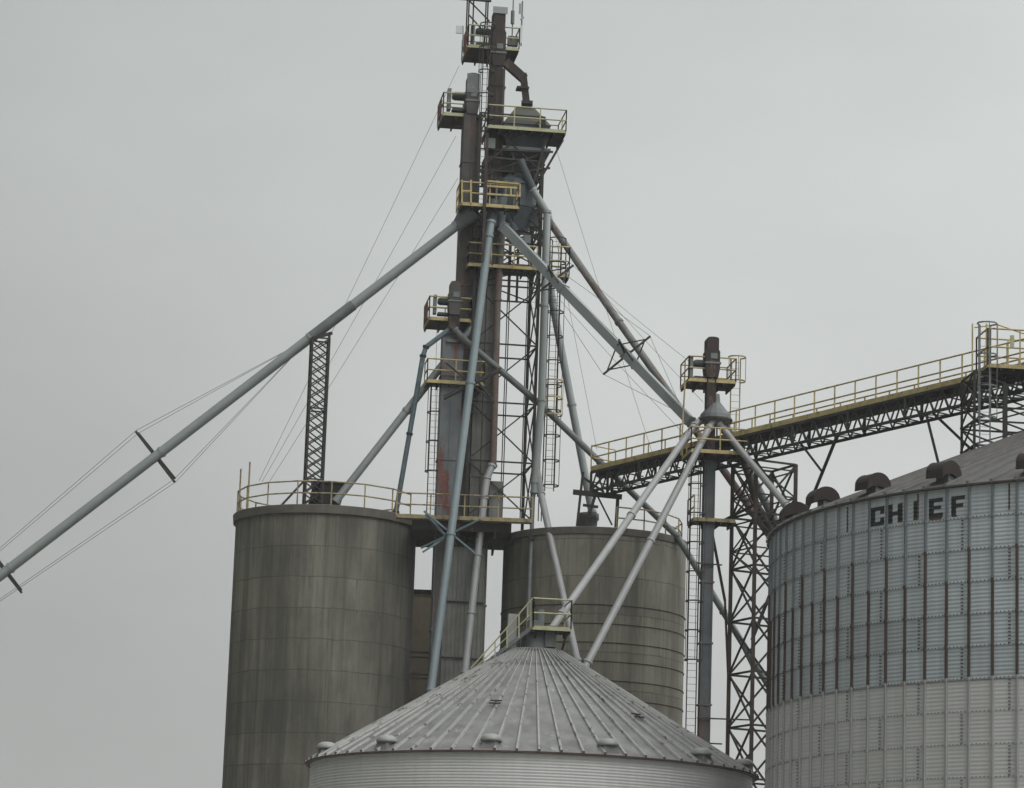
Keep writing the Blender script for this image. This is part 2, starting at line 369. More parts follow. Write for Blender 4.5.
def head(parent, F, u, v0, v1, w, z0, z1, mat, capmat=None):
    """elevator head: tapered housing with rounded hood and inspection lid"""
    m = MB(); hw = w / 2 * 1.25; zc = z1 - hw * .35
    prof = [(u - w / 2, z0), (u + w / 2, z0), (u + hw, z0 + .4), (u + hw, z0 + .4 + (zc - z0) * .45), (u + hw * .82, z0 + .4 + (zc - z0) * .5), (u + hw * .82, zc)]
    prof += [(u + hw * .82 * math.cos(t), zc + hw * .35 * math.sin(t) ** .6) for t in [PI * i / 8 for i in range(1, 8)]]
    prof += [(u - hw * .82, zc), (u - hw * .82, z0 + .4 + (zc - z0) * .5), (u - hw, z0 + .4 + (zc - z0) * .45), (u - hw, z0 + .4)]
    m.prism(F, prof[::1], v0 - .06, v1 + .06)
    ob = m.build('head_housing', mat, parent)
    q = MB(); q.box(F, u - hw - .05, u + hw + .05, v0 - .1, v1 + .1, z0 + .62, z0 + .70); q.box(F, u - .1, u + .2, v0 - .09, v0 - .062, z0 + .85, z0 + 1.1); q.build('inspection_lid', capmat or M['galv_dark'], ob)
def motor(parent, F, u, v, z, s=1.0):
    """drive: base frame, gearbox, finned motor and belt guard"""
    b = MB(); b.box(F, u - .55 * s, u + .5 * s, v - .25 * s, v + .25 * s, z, z + .12 * s); b.box(F, u + .1 * s, u + .5 * s, v - .2 * s, v + .2 * s, z + .122 * s, z + .62 * s)
    ob = b.build('drive_gearbox', M['motor'], parent)
    q = MB(); q.tube(F.w(u - .5 * s, v, z + .75 * s), F.w(u + .15 * s, v, z + .75 * s), .19 * s, n=14); q.tube(F.w(u - .56 * s, v, z + .75 * s), F.w(u - .5 * s, v, z + .75 * s), .15 * s, n=14)
    for i in range(5): q.tube(F.w(u - .42 * s + i * .1 * s, v, z + .75 * s), F.w(u - .39 * s + i * .1 * s, v, z + .75 * s), .215 * s, n=14)
    q.build('motor', M['motor'], ob)
    g = MB(); g.box(F, u - .78 * s, u - .62 * s, v - .22 * s, v + .22 * s, z + .05, z + 1.05 * s); g.build('belt_guard', M['motor_grey'], ob)
def casing(parent, F, u, w, v0, v1, z0, z1, mat, name='casing', seg=3.05, ribs=0):
    m = MB(); m.box(F, u - w / 2, u + w / 2, v0, v1, z0, z1)
    z = z0 + seg
    while z < z1: m.box(F, u - w / 2 - .045, u + w / 2 + .045, v0 - .045, v1 + .045, z - .04, z + .04); z += seg
    for s in (-1, 1): m.box(F, u + s * (w / 2 - .035) - .03, u + s * (w / 2 - .035) + .03, v0 - .03, v0 - .002, z0 + .01, z1 - .01)
    for i in range(ribs):
        x = u - w / 2 + w * (i + 1) / (ribs + 1); m.box(F, x - .02, x + .02, v0 - .035, v0 - .002, z0 + .01, z1 - .01)
    return m.build(name, mat, parent)

# ------------------------------------------------------------------ setting: ground
g = MB(); g.add([(-2000, -1000, 0), (2000, -1000, 0), (2000, 3000, 0), (-2000, 3000, 0)], [(0, 1, 2, 3)])
m_, nt_, b_ = new_mat('gravel and grass'); c_ = mix(nt_, ramp(nt_, noise(nt_, .05, 6), .4, .6), (.16, .15, .13), (.09, .10, .05)); nt_.links.new(c_, b_.inputs['Base Color']); b_.inputs['Roughness'].default_value = .95
go = g.build('ground', m_); go['kind'] = 'structure'

# ------------------------------------------------------------------ concrete silos
def silo(name, label, px, py, Y, R, rim_over, slab_h, mat, hoops=None, top_offset=0):
    c = at(px, py, Y); ztop = c.z
    t = thing(name, (c.x, c.y, 0), label, 'silo', 'concrete silos under the tower')
    m = MB(); m.lathe(c, [(R, 0), (R, ztop - slab_h)], 96); m.build('wall', mat, t)
    s = MB(); Rr = R + rim_over
    prof = [(R - .05, ztop - slab_h + .001), (Rr, ztop - slab_h + .02), (Rr + .03, ztop - .03), (Rr - .04, ztop), (.01, ztop + .25)]
    s.lathe(c, prof, 96, smooth=False)
    s.build('roof_slab', M['slab'], t)
    if hoops:
        for z in hoops:
            h = MB(); n = 72
            h.path([V((c.x + (R + .02) * math.cos(2 * PI * i / n), c.y + (R + .02) * math.sin(2 * PI * i / n), z)) for i in range(n + 1)], .022, 5)
            h.build('steel_hoop', M['brown_steel'], t)
    return t, c, ztop
YS = 145.0
cl = at(327, 510, YS); zl = at(327, 505, YS - 4.2).z
M['conc_l'] = concrete('stained grey concrete', (.215, .205, .165), zl - .42, 1.43)
silo_l, cl, zl = silo('concrete_silo', 'tall stained grey concrete silo with yellow rim railing on the left', *proj(V((cl.x, YS, zl))), YS, 4.27, .12, .42, M['conc_l'])
cr = at(595, 540, YS); zr = at(594, 527, YS - 4.2).z
M['conc_r'] = concrete('stained tan concrete', (.265, .248, .196), zr - .5, 1.73)
hz = []
silo_r, cr, zr = silo('concrete_silo', 'banded tan concrete silo with steel hoops right of the elevator tower', *proj(V((cr.x, YS, zr))), YS, 4.32, .06, .35, M['conc_r'],
    hoops=[zr - 3.60 - i * .865 for i in range(26)])
# railing of the left silo
def ring_pts(c, z, R, a0, a1, n): return [V((c.x + R * math.cos(a0 + (a1 - a0) * i / n), c.y + R * math.sin(a0 + (a1 - a0) * i / n), z)) for i in range(n + 1)]
railing(silo_l, [ring_pts(cl, zl, 4.25, math.radians(-20 - 360 * 0), math.radians(-320), 14)], M['yellow_old'], posts=9, h=1.1)
for px, t0 in ((241, 469), (250, 462)):
    a = at(px - 1, 500, YS - 1.2); b = at(px, t0, YS - 1.2); q = MB(); q.tube(V((b.x, b.y, zl - .1)), b, .04, n=8); q.build('vent_pipe', M['yellow_old'], silo_l)
railing(silo_r, [ring_pts(cr, zr, 4.1, math.radians(20), math.radians(-78), 5)], M['yellow_old'], posts=9, h=1.0)
# roof hatch housing on left silo
FL = Frame(cl.x, YS, math.radians(4))
t = thing('roof_hatch_box', (cl.x, YS, zl), 'black tarred hatch housing on the left silo roof behind the slender mast', 'hatch box')
u0, z0 = FL.pix(307, 503, -2.2); u1, z1 = FL.pix(346, 484, -2.2); 
q = MB(); q.taper(FL, (u0, u1 - .35, -2.2, -.6), zl + .02, (u0 + .25, u1, -2.2, -.6), z1); q.build('body', M['pitch'], t)
q = MB(); q.box(FL, u0 + .15, u1 + .1, -2.3, -.5, z1 + .002, z1 + .07); q.build('lid', M['steel'], t)

# slender lattice mast carrying the long spout
FM = Frame(at(321, 420, 142.2).x, 142.2, math.radians(10))
um, zm = FM.pix(320, 345, 0); hw = .40
mast = thing('lattice_mast', FM.w(um, 0, zl), 'slender dark laced steel mast on the left silo holding up the long spout', 'mast')
def mc(su, sv):
    return lambda z: FM.w(um + su * (hw), sv * .4, z)
lattice(mast, [mc(-1, -1), mc(1, -1), mc(1, 1), mc(-1, 1)], zl + .02, zm + .25, .56, M['steel'], M['steel'], .09, .055, style='D')
q = MB(); q.bar(FM.w(um - .45, 0, zm + .25), FM.w(um + .55, 0, zm + .62), .14); q.bar(FM.w(um + .42, 0, zm + .1), FM.w(um + .42, 0, zm + .6), .12); q.build('pipe_saddle', M['steel'], mast)
for dv in (-.5, .5):
    q = MB(); q.bar(FM.w(um - .38, dv * .5, zl + 1.4), FM.w(um - 1.5, dv, zl + .03), .07); q.build('strut', M['steel'], mast)

# ------------------------------------------------------------------ main tower frame
PSI = math.radians(7.5)
FT = Frame(at(500, 400, 143).x, 143.0, PSI)
def U(px, py, v): return FT.pix(px, py, v)[0]
def Z(py, v, px=500): return FT.pix(px, py, v)[1]
tower = thing('support_tower', FT.w(0, 1.5, 0), 'tall dark lattice steel tower with yellow platforms around the grain elevators', 'tower')
uL, uR = U(470, 402, 0), U(535, 402, 0)
ztop = Z(140, 0); zf = Z(402.6, 0)
tc = [lambda z: FT.w(uL, 0, z), lambda z: FT.w(uR, 0, z), lambda z: FT.w(uR, 3, z), lambda z: FT.w(uL, 3, z)]
stp = (Z(344, 0) - Z(402.6, 0)); nst = int((ztop - zf) / stp) + 1; ztw = zf + stp * round((ztop - zf) / stp)
lattice(tower, tc, Z(519, 0), ztw, stp, M['steel'], M['steel'], .15, .06, diag=(0, 1))
ladder(tower, FT, U(553, 400, .4), .75, Z(487, .4), Z(235, .4), M['steel'], cz0=Z(485, .4) + .1)
q = MB()   # yellow section of the ladder cage
zz0, zz1 = Z(412, .4), Z(378, .4); uc = U(553, 400, .4)
for i in range(3):
    z = zz0 + (zz1 - zz0) * i / 2
    P = [FT.w(uc + .46 * math.sin(a), .35 - .44 * math.cos(a), z) for a in [PI * (-.8 + 1.6 * k / 8) for k in range(9)]]
    for a, b in zip(P[:-1], P[1:]): q.bar(a, b, .025, .07)
for k in range(0, 9, 2):
    a = PI * (-.8 + 1.6 * k / 8); q.bar(FT.w(uc + .46 * math.sin(a), .35 - .44 * math.cos(a), zz0), FT.w(uc + .46 * math.sin(a), .35 - .44 * math.cos(a), zz1), .035)
q.build('cage_section', M['yellow'], tower)
# electrical conduits and cables down the tower
for px, dy in ((504, .2), (506, .2), (524, .1), (542, .5), (545, .6), (483, -.15)):
    q = MB(); q.tube(FT.w(U(px, 400, dy), dy, Z(519, dy)), FT.w(U(px, 400, dy), dy, Z(215, dy)), .025, n=6); q.build('conduit', M['steel'], tower)
# inner verticals and struts around the distributor
for px, v in ((512, .1), (541, .1), (541, 2.8), (484, .1), (520, 2.8)):
    q = MB(); q.bar(FT.w(U(px, 200, v), v, Z(300, v)), FT.w(U(px, 200, v), v, Z(128, v)), .12); q.build('post', M['brown_steel'], tower)
for (a, b) in (((505, 150, -.1), (553, 152, -.1)), ((505, 162, .5), (545, 165, .5)), ((486, 157, 0), (545, 162, 0)), ((520, 172, -.1), (550, 168, -.1)), ((548, 133, -.1), (533, 185, -.1)), ((563, 140, 1.5), (541, 178, 1.2)),
               ((500, 232, 0), (548, 236, 0)), ((505, 240, 2.8), (545, 246, 2.8)), ((518, 225, 0), (545, 245, 0)), ((540, 225, 2), (515, 248, 2)),
               ((508, 190, 1.6), (545, 210, 1.6)), ((470, 196, -.4), (482, 222, -.4)), ((530, 205, 0), (512, 195, 0)), ((482, 232, .1), (520, 222, .1))):
    q = MB(); q.bar(FT.w(U(a[0], a[1], a[2]), a[2], Z(a[1], a[2], a[0])), FT.w(U(b[0], b[1], b[2]), b[2], Z(b[1], b[2], b[0])), .09); q.build('brace', M['steel'], tower)
def plat(parent, pl, pr, py, v0, depth, mat, **k):
    return platform(parent, FT, U(pl, py, v0), U(pr, py, v0), v0, v0 + depth, Z(py, v0, (pl + pr) / 2), mat, **k)
plat(tower, 488, 566, 128.5, -.5, 2.6, M['yellow_pale'], rails='flrb')     # hopper platform
plat(tower, 460, 519, 205, -1.35, .85, M['yellow'], rails='flr')
q = MB(); q.box(FT, U(460, 205, -.5), U(480, 205, -.5), -.5, .9, Z(204, -1.35, 490) - .06, Z(204, -1.35, 490)); q.build('side_landing', M['floor'], tower)
plat(tower, 468, 537, 266, -.5, 1.6, M['yellow'], rails='flb')
plat(tower, 549, 569, 275, .0, 1.2, M['yellow'], rails='flrb', h=1.4)
plat(tower, 427, 484, 382, -.9, 1.2, M['yellow'], rails='flr')
q = MB(); q.box(FT, U(487, 170, .3), U(541, 170, .3), 1.3, 2.6, Z(181, 1.3), Z(157, 1.3)); q.box(FT, U(500, 150, .3), U(538, 150, .3), .5, 1.28, Z(172, .5), Z(160, .5)); q.build('drive_enclosure', M['steel'], tower)
q = MB()
for zo in (0, .52, 1.05): q.bar(FT.w(U(460, 205, -1.35), -1.35, Z(205, -1.35) + zo), FT.w(U(460, 205, -1.35) + .02, .35, Z(205, -1.35) + zo), .05 if zo else .05, .05 if zo else .17)
q.bar(FT.w(U(460, 205, -1.35) + .02, .35, Z(205, -1.35)), FT.w(U(460, 205, -1.35) + .02, .35, Z(205, -1.35) + 1.05), .055); q.build('side_rail', M['yellow'], tower)
q = MB(); q.bar(FT.w(U(485, 200, -1.5), -1.5, Z(263, -1.5)), FT.w(U(485, 200, -1.5), -1.5, Z(134, -1.5)), .13); q.build('post', M['brown_steel'], tower)
# swing gate panel on the platform at y=205
q = MB(); zz = Z(205, -.75)
for (a, b) in (((487, 181), (520, 184)), ((487, 186), (517, 188)), ((487, 194), (519, 196)), ((520, 184), (520, 197)), ((511, 188), (511, 196)), ((462, 180), (462, 203)), ((471, 180), (471, 203)), ((462, 191), (471, 191))):
    q.bar(FT.w(U(*a, -1.4), -1.4, Z(a[1], -1.4, a[0])), FT.w(U(*b, -1.4), -1.4, Z(b[1], -1.4, b[0])), .085)
q.build('gate_rail', M['yellow'], tower)

# bucket elevators --------------------------------------------------
# tallest: rust brown head
vA0, vA1 = .3, 1.25
eA = thing('bucket_elevator', FT.w(U(482, 510, .3), .7, 0), 'tallest bucket elevator with rust brown head and bent chute at the very top', 'grain elevator', 'bucket elevators of the main tower')
uA = U(496.5, 100, vA0); wA = .86
casing(eA, FT, uA - .13, .95, vA0, vA1, 0, Z(212, vA0), M['casing'], ribs=3)
casing(eA, FT, uA - .05, .60, vA0, vA1 - .2, Z(212, vA0) + .01, Z(66, vA0), M['rust'], name='upper_casing', seg=2.1, ribs=1)
casing(eA, FT, uA + .36, .12, vA0 + .3, vA1 - .2, Z(212, vA0) + .01, Z(66, vA0), M['casing_rust'], name='return_trunk', seg=2.1)
head(eA, FT, uA + .02, vA0, vA1, .54, Z(66, vA0) + .01, Z(8, vA0), M['rust'])
q = MB(); q.box(FT, uA - .33, uA + .38, vA0 - .12, vA0 - .06, Z(14, vA0), Z(7.5, vA0)); q.build('zinc_cap_plate', M['galv'], eA)
platform(eA, FT, U(468, 47, .55), U(519, 47, .55), .55, 3.1, Z(47, .55, 492), M['yellow_pale'], rails='flrb', panel=M['rustred'])
motor(eA, FT, U(487, 40, .8), .9, Z(47, .55) + .05, 1.0)
zch = Z(70, .8)
P = [FT.w(U(505, 62, .7), .7, Z(62, .7, 505)), FT.w(U(523, 78, .7), .7, Z(78, .7, 523)), FT.w(U(527, 104, .7), .7, Z(107, .7, 527))]
q = MB(); q.bar(P[0], P[1] + (P[1] - P[0]).normalized() * .1, .34, .42); q.bar(P[1] + V((0, 0, .2)), P[2], .33, .38); q.build('discharge_chute', M['rust'], eA)
q = MB(); q.box(Frame(P[1].x, P[1].y, PSI), -.3, .28, -.3, .3, P[1].z - .6, P[1].z - .5); q.build('chute_flange', M['steel'], eA); q = MB(); q.bar(P[2] + V((0, 0, .1)), P[2] + V((0, 0, .25)), .55); q.build('chute_flange', M['steel'], eA)
# second, left
eB = thing('bucket_elevator', FT.w(U(457, 510, .3), .7, 0), 'second tallest bucket elevator with weathered grey cap, its platform projecting left', 'grain elevator', 'bucket elevators of the main tower')
uB = U(470.5, 150, vA0); wB = .74
casing(eB, FT, uB + .03, .80, vA0, vA1, 0, Z(116, vA0), M['casing_rust'], ribs=1)
head(eB, FT, uB + .02, vA0, vA1, .5, Z(116, vA0) + .01, Z(75, vA0), M['casing_rust'])
q = MB(); q.box(FT, uB - .3, uB + .32, vA0 - .1, vA0 - .065, Z(95, vA0), Z(76, vA0)); q.build('zinc_cap_plate', M['galv_dark'], eB)
platform(eB, FT, U(443, 114, .55), U(470, 114, .55), .55, 2.9, Z(114, .55, 455), M['yellow_pale'], rails='flb', panel=M['rustred'])
motor(eB, FT, U(464, 110, .8), .9, Z(114, .55) + .05, 1.05)
# third, low left
eC = thing('bucket_elevator', FT.w(U(448, 510, -.5), 0, 0), 'shortest bucket elevator of the main tower with blue grey casing and red stains', 'grain elevator', 'bucket elevators of the main tower')
uC = U(455, 300, -.6); 
casing(eC, FT, U(448, 480, -.6), .98, -.6, .25, 0, Z(335, -.6), M['casing_blue'], ribs=1, seg=4.0)
casing(eC, FT, uC, .52, -.6, .0, Z(335, -.6) + .01, Z(318, -.6), M['rust'], name='upper_casing')
head(eC, FT, uC, -.6, 0, .46, Z(318, -.6) + .02, Z(284, -.6), M['casing_rust'])
platform(eC, FT, U(429, 319, -.35), U(471, 319, -.35), -.35, 1.9, Z(319, -.35, 450), M['yellow'], rails='flrb', panel=M['rustred'])
motor(eC, FT, U(448, 315, -.2), -.1, Z(319, -.35) + .05, .9)
q = MB()
for py in (336, 345): q.box(FT, uC - .33, uC + .33, -.75, .1, Z(py, -.6) - .04, Z(py, -.6) + .1)
q.build('discharge_collar', M['galv_dark'], eC)
# cased ladder beside the low elevator
ladder(eC, FT, U(438, 430, -.6) - .1, .1, Z(520, -.6), Z(385, -.6), M['steel'], depth=.4)
for py in (605, 630, 654):
    q = MB(); q.bar(FT.w(U(470, py, 0), 0, Z(py, 0)), FT.w(U(481, py, 0), 0, Z(py, 0)), .12); q.build('bracket', M['steel'], eA)
# lower shroud, ribbed, around the elevator trunks between the silos
sh = thing('trunk_shroud', FT.w(0, 0, 0), 'grey ribbed steel trunk housing standing in the gap between the concrete silos', 'housing')
q = MB(); ua, ub = U(444, 600, -.75), U(483, 600, -.75); zt = Z(548, -.75)
q.box(FT, ua, ub, -.70, .25 - .95 + .9, 0, zt)
n = 9
for i in range(n + 1):
    x = ua + (ub - ua) * i / n; q.box(FT, x - .02, x + .02, -.74, -.701, 0, zt - .01)
q.build('ribbed_panel', M['casing'], sh)
q = MB(); u2 = U(434, 600, -.75); q.box(FT, u2, ua - .004, -.65, .2, 0, zt + .8); q.build('side_trunk', M['casing_rust'], sh)
q = MB()
for i in range(10): q.box(FT, ua - .03, ub + .03, -.80, -.742, zt - 2.6 * i - .04, zt - 2.6 * i + .02)
q.build('band', M['steel'], sh)

lattice(tower, [tc[0], tc[1], tc[2], tc[3]], Z(285, 0), Z(150, 0), stp * .5, M['steel'], M['steel'], .10, .055, names=('inner_post', 'cross_bracing'), diag=(0, 1, 2), style='Z')
ladder(eA, FT, U(484.5, 120, .2), .25, Z(203, .2), Z(26, .2), M['steel'], w=.34, cz0=Z(120, .2), depth=.3)
ladder(tower, FT, U(536, 200, 2.9), 3.3, Z(300, .2), Z(140, .2), M['steel'], cage=False)
for k in range(16):
    px = random.choice((488, 493, 509, 514, 519, 525, 531, 538)); p0 = random.uniform(150, 235); v = random.uniform(-.1, 2.6)
    q = MB(); q.bar(FT.w(U(px, p0, v), v, Z(p0, v)), FT.w(U(px + random.uniform(-14, 14), p0, v), v + random.uniform(-.4, .4), Z(p0 + random.uniform(12, 30), v)), .07); q.build('brace', M['steel'], tower)
for px, py, w_, h_, v in ((489, 232, .5, .35, -.1), (512, 240, .45, .6, .2), (533, 226, .5, .7, .3), (527, 243, .35, .4, -.2), (476, 238, .3, .5, -.1), (490, 148, .5, .5, -.1)):
    q = MB(); u_, z_ = FT.pix(px, py, v); q.box(FT, u_ - w_ / 2, u_ + w_ / 2, v, v + .4, z_, z_ + h_); q.build('junction_box', M[random.choice(('steel', 'motor_grey', 'casing_rust', 'galv_dark'))], tower)
# hopper above the distributor
hp = thing('garner_hopper', FT.w(U(527, 130, .9), 1.0, Z(150, .5)), 'olive grey pyramid topped hopper on the upper right platform', 'hopper')
a, b = U(503, 125, .2), U(551, 125, .2); mu = (a + b) / 2
q = MB(); q.taper(FT, (a, b, .1, 2.0), Z(124, .1, 527), (mu - .5, mu + .4, .6, 1.5), Z(107, .5, 527)); q.build('lid', M['hopper'], hp)
q = MB(); q.box(FT, a + .05, b - .05, .15, 1.95, Z(136, .1, 527), Z(124, .1, 527) - .004); q.taper(FT, (mu - .75, mu + .6, .5, 1.6), Z(156, .3, 527), (a + .05, b - .05, .15, 1.95), Z(136, .1, 527) - .003); q.build('body', M['distributor'], hp)
q = MB(); q.box(FT, a, b, .03, 2.05, Z(149, .1, 527) - .08, Z(149, .1, 527) + .08); q.build('support_frame', M['galv_dark'], hp)
q = MB(); q.box(FT, mu - .3, mu + .2, .8, 1.3, Z(168, .8), Z(156, .3, 527) - .01); q.build('outlet', M['steel'], hp)
# main distributor
dist = thing('grain_distributor', FT.w(U(514, 200, 1.2), 1.2, Z(225, 1.2)), 'slate grey round distributor drum inside the tower above the fan of spouts', 'distributor')
cD = FT.w(U(514, 200, .62), .62, 0); zd = lambda py: FT.pix(515, py, -.5)[1]
q = MB(); q.lathe(cD, [(.35, zd(168)), (1.02, zd(178)), (1.05, zd(205)), (.7, zd(226)), (.1, zd(226))], 12, smooth=False); q.build('drum', M['distributor'], dist)
q = MB()
for py in (181, 203): q.lathe(cD, [(1.03, zd(py) - .05), (1.10, zd(py) - .05), (1.10, zd(py) + .05), (1.03, zd(py) + .05)], 12, smooth=False)
q.build('flange', M['distributor'], dist)
q = MB()
for px in (487, 497, 506, 515): q.bar(FT.w(U(px, 190, -.6), -.6 + abs(px - 505) * .01, Z(180, -.6)), FT.w(U(px, 190, -.6), -.6 + abs(px - 505) * .01, Z(206, -.6)), .10, .05)
q.build('strap', M['galv_dark'], dist)
def boot(px, py, v, r0, r1, tx, ty, mat, label):
    p = FT.w(U(px, py, v), v, Z(py, v, px)); w = FT.w(U(tx, ty, v), v, Z(ty, v, tx))
    q = MB(); q.tube(p, w, r0, r1, n=14); o = q.build(label, mat, dist)
boot(470, 212, -.2, .55, .27, 456, 228, M['galv_dark'], 'outlet_transition')
boot(493, 200, -.5, .28, .22, 492, 226, M['galv_dark'], 'outlet_transition')
boot(503, 198, -.2, .22, .19, 501, 226, M['galv_blue'], 'outlet_transition')
boot(503, 205, .1, .34, .26, 514, 232, M['distributor'], 'outlet_transition')
boot(520, 160, -.4, .20, .17, 534, 191, M['distributor'], 'outlet_transition')

# ------------------------------------------------------------------ spouts from the main tower
def T(px, py, v=0.0): return FT.w(U(px, py, v), v, Z(py, v, px))
pS1 = [T(456, 226, -.2), at(318, 334, 142.2), at(-300, 806, 142.0)]
s1 = spout('long straight galvanised spout sloping down to the left edge over the silo', [pS1[0], pS1[2]], .235, M['galv'], seg=9)
q = MB(); e = (pS1[2] - pS1[0]).normalized(); L = (pS1[2] - pS1[0]).length
q.tube(pS1[0] + e * 6.2 , pS1[0] + e * 8.8, .262, n=18); q.build('patch_sleeve', M['galv_dark'], s1)
L1 = lambda px: (px - 456) / (-300 - 456)
stay_frame(s1, pS1[0], pS1[2], L1(148), 1.52, M['steel'], 4, 0, angs=(75, 108, 255, 288), cab=(L1(305), L1(-290)))
stay_frame(s1, pS1[0], pS1[2], L1(-2), 1.25, M['steel'], 4, 0, angs=(75, 108, 255, 288))
s2 = spout('broad blue grey spout descending in front of the tower to bottom centre', [T(491, 222, -1.2), T(489, 236, -1.3), at(431, 690, 139.5), at(424, 742, 139)], .19, M['galv_blue'], seg=7)
pa, pb = T(489, 236, -1.3), at(431, 690, 139.5)
def cross(t, pts, Y, mat):
    q = MB()
    for k, (a, b, dy) in enumerate(pts): q.bar(at(*a, Y - dy), at(*b, Y + dy), .085)
    q.build('stay_frame', mat, t)
cross(s2, [((444, 396), (501, 368), .5), ((446, 363), (494, 403), -.45), ((444, 399), (501, 371), -.6), ((475, 378), (494, 402), .2)], 141.3, M['steel'])
cross(s2, [((424, 511), (477, 555), .5), ((421, 548), (481, 519), -.45), ((426, 514), (445, 535), -.3), ((423, 552), (452, 533), .3)], 140.3, M['galv_teal'])
pS3 = [T(503.5, 227, -.9), at(690, 421, 136.6)]
s3 = spout('square grey spout falling right to the second elevator head', pS3, .20, M['galv'], square=True, seg=5.0)
s3t = stay_frame(s3, pS3[0], pS3[1], .67, 1.4, M['steel'], 4, math.radians(22), cab=(.05, .97), gusset=.6)
stay_frame(s3, pS3[0], pS3[1], .28, 1.15, M['steel'], 4, math.radians(25), gusset=.5)
spout('rusty round spout running behind the square spout and on past the rusty column', [T(547, 218, 1.5), at(619, 322, 141.6), at(691, 424, 139.4), at(784, 556, 139.6)], .175, M['pipe_rust'], seg=6)
s4 = spout('upright grey spout on the right side of the tower, forked at its foot', [T(533, 190, -.6), T(547, 212, -.6), T(541.5, 400, -.6), T(535, 482, -.6), T(534.5, 492, -.6)], .175, M['galv'], seg=6)
q = MB(); q.path([T(534.5, 490, -.6), T(533, 498, -.6), at(528, 625, 140.5), at(525, 720, 140)], .10, 12); q.build('lower_pipe', M['galv_dark'], s4)
q = MB(); q.tube(T(537, 470, -.6), T(541, 496, -.6), .16, .19, n=14); q.build('fork', M['galv_light'], s4)
spout('rust streaked grey spout leaving the fork down to the right', [T(541, 494, -.6), at(577, 660, 137.5), at(592, 728, 137)], .16, M['galv_light'], seg=8)
spout('pale round spout standing on the tan silo between tower and catwalk', [T(545, 232, 2.2), T(552, 300, 2.2), at(592, 512, 144.6)], .185, M['galv'], seg=7)
spout('long dull spout from the lowest elevator crossing behind the catwalk to the right', [T(455, 330, -.9), T(461, 337, -.9), at(541, 405, 143.6), at(600, 462, 143.7), at(677, 536, 142.6), at(770, 688, 142.4), at(812, 757, 142.3)], .155, M['galv_dark'], seg=5.2)
spout('thin teal elbowed spout dropping from the lowest elevator onto the silo', [T(450, 329, -.7), T(426, 347, -.5), T(423, 356, -.45), at(396, 512, 143.2)], .12, M['galv_teal'], seg=4, flmat=M['steel'])
spout('grey spout slanting left onto the stained silo roof', [T(476, 322, .1), at(336, 501, 142.6)], .185, M['galv'], seg=6)
s9 = spout('narrow brown drop pipe down the front of the tower', [T(502, 232, -.25), T(497.5, 300, -.25), T(493, 466, -.25)], .165, M['pipe_rust'], seg=6)
spout('pale jointed spout continuing from the brown drop pipe between the silos', [T(492, 466, -.45), T(487, 478, -.6), T(484, 498, -.75), at(465, 672, 140.2), at(459, 735, 139.8)], .17, M['galv_light'], seg=3)
q = MB(); q.box(FT, U(490, 480, .1), U(503, 480, .1), .1, .9, Z(519, 0), Z(481, 0)); o = q.build('control_cabinet', M['casing'], None, FT.w(U(496, 480, .1), .5, Z(519, 0))); tag(o, 'grey upright metal cabinet at the foot of the brown pipe', 'cabinet')

# ------------------------------------------------------------------ top mast and antennas
tm = thing('antenna_mast', FT.w(U(469, 47, .9), .9, Z(47, .55)), 'small lattice mast with a green crossbar above the top platform', 'mast')
zb, zt_ = Z(47, .55) + .01, Z(-24, .9)
ul, ur = U(468, 20, .9), U(489, 20, .9)
for u in (ul, ul + .22, ur - .1):
    for v in ((.7, 1.5) if u != ul + .22 else (.7,)):
        q = MB(); q.bar(FT.w(u, v, zb), FT.w(u, v, zt_), .07); q.build('leg', M['steel'], tm)
q = MB(); q.bar(FT.w(ul, .7, Z(3, .7)), FT.w(ur, .7, Z(22, .7)), .06); q.bar(FT.w(ul, .7, Z(17, .7)), FT.w(ur - .2, .7, Z(34, .7)), .06); q.build('brace', M['steel'], tm)
q = MB(); q.box(FT, U(448, 2, .6), U(491, 2, .6), .45, .62, Z(3, .6) , Z(-1, .6)); q.build('crossbar', M['green'], tm)
for px, y0, y1, r, mt, lb in ((512, 40, -6, .03, 'motor_grey', 'thin whip antenna at the right of the top platform'), (521, 46, 1, .035, 'galv_dark', 'tall antenna pole with pale panels on the top right corner')):
    a = thing('antenna', T(px, y0, .7), lb, 'antenna')
    q = MB(); q.tube(T(px, y0, .7), V((T(px, y0, .7).x, T(px, y0, .7).y, T(px, y1, .7).z)), r, n=8); q.build('pole', M[mt], a)
    if px == 512:
        q = MB(); q.tube(T(512.5, 24, .7), T(512.8, 11, .7), .09, n=10); q.build('radome', M['motor_grey'], a)
        q = MB(); q.box(FT, U(508, 44, .8), U(518, 44, .8), .8, 1.1, Z(44, .8), Z(35, .8)); q.build('base_box', M['casing'], a)
    else:
        q = MB(); q.box(FT, U(520.3, 30, .6), U(522, 30, .6), .55, .65, Z(42, .6), Z(24, .6)); q.build('panel', M['white'], a)
        q = MB(); q.box(FT, U(519, 10, .6), U(521, 10, .6), .55, .65, Z(12, .6), Z(2, .6)); q.bar(T(521, 20, .6), T(523.5, 17, .6), .1); q.build('panel', M['galv_light'], a)
a = thing('antenna', T(460, 36, .9), 'small square white antenna at the left of the top platform', 'antenna')
q = MB(); q.box(FT, U(456, 32, .9), U(462, 32, .9), .85, .95, Z(36.5, .9), Z(29, .9)); q.build('panel', M['white'], a)
q = MB(); q.bar(T(463, 47, .9), T(463, 26, .9), .06); q.build('pole', M['galv_light'], a)

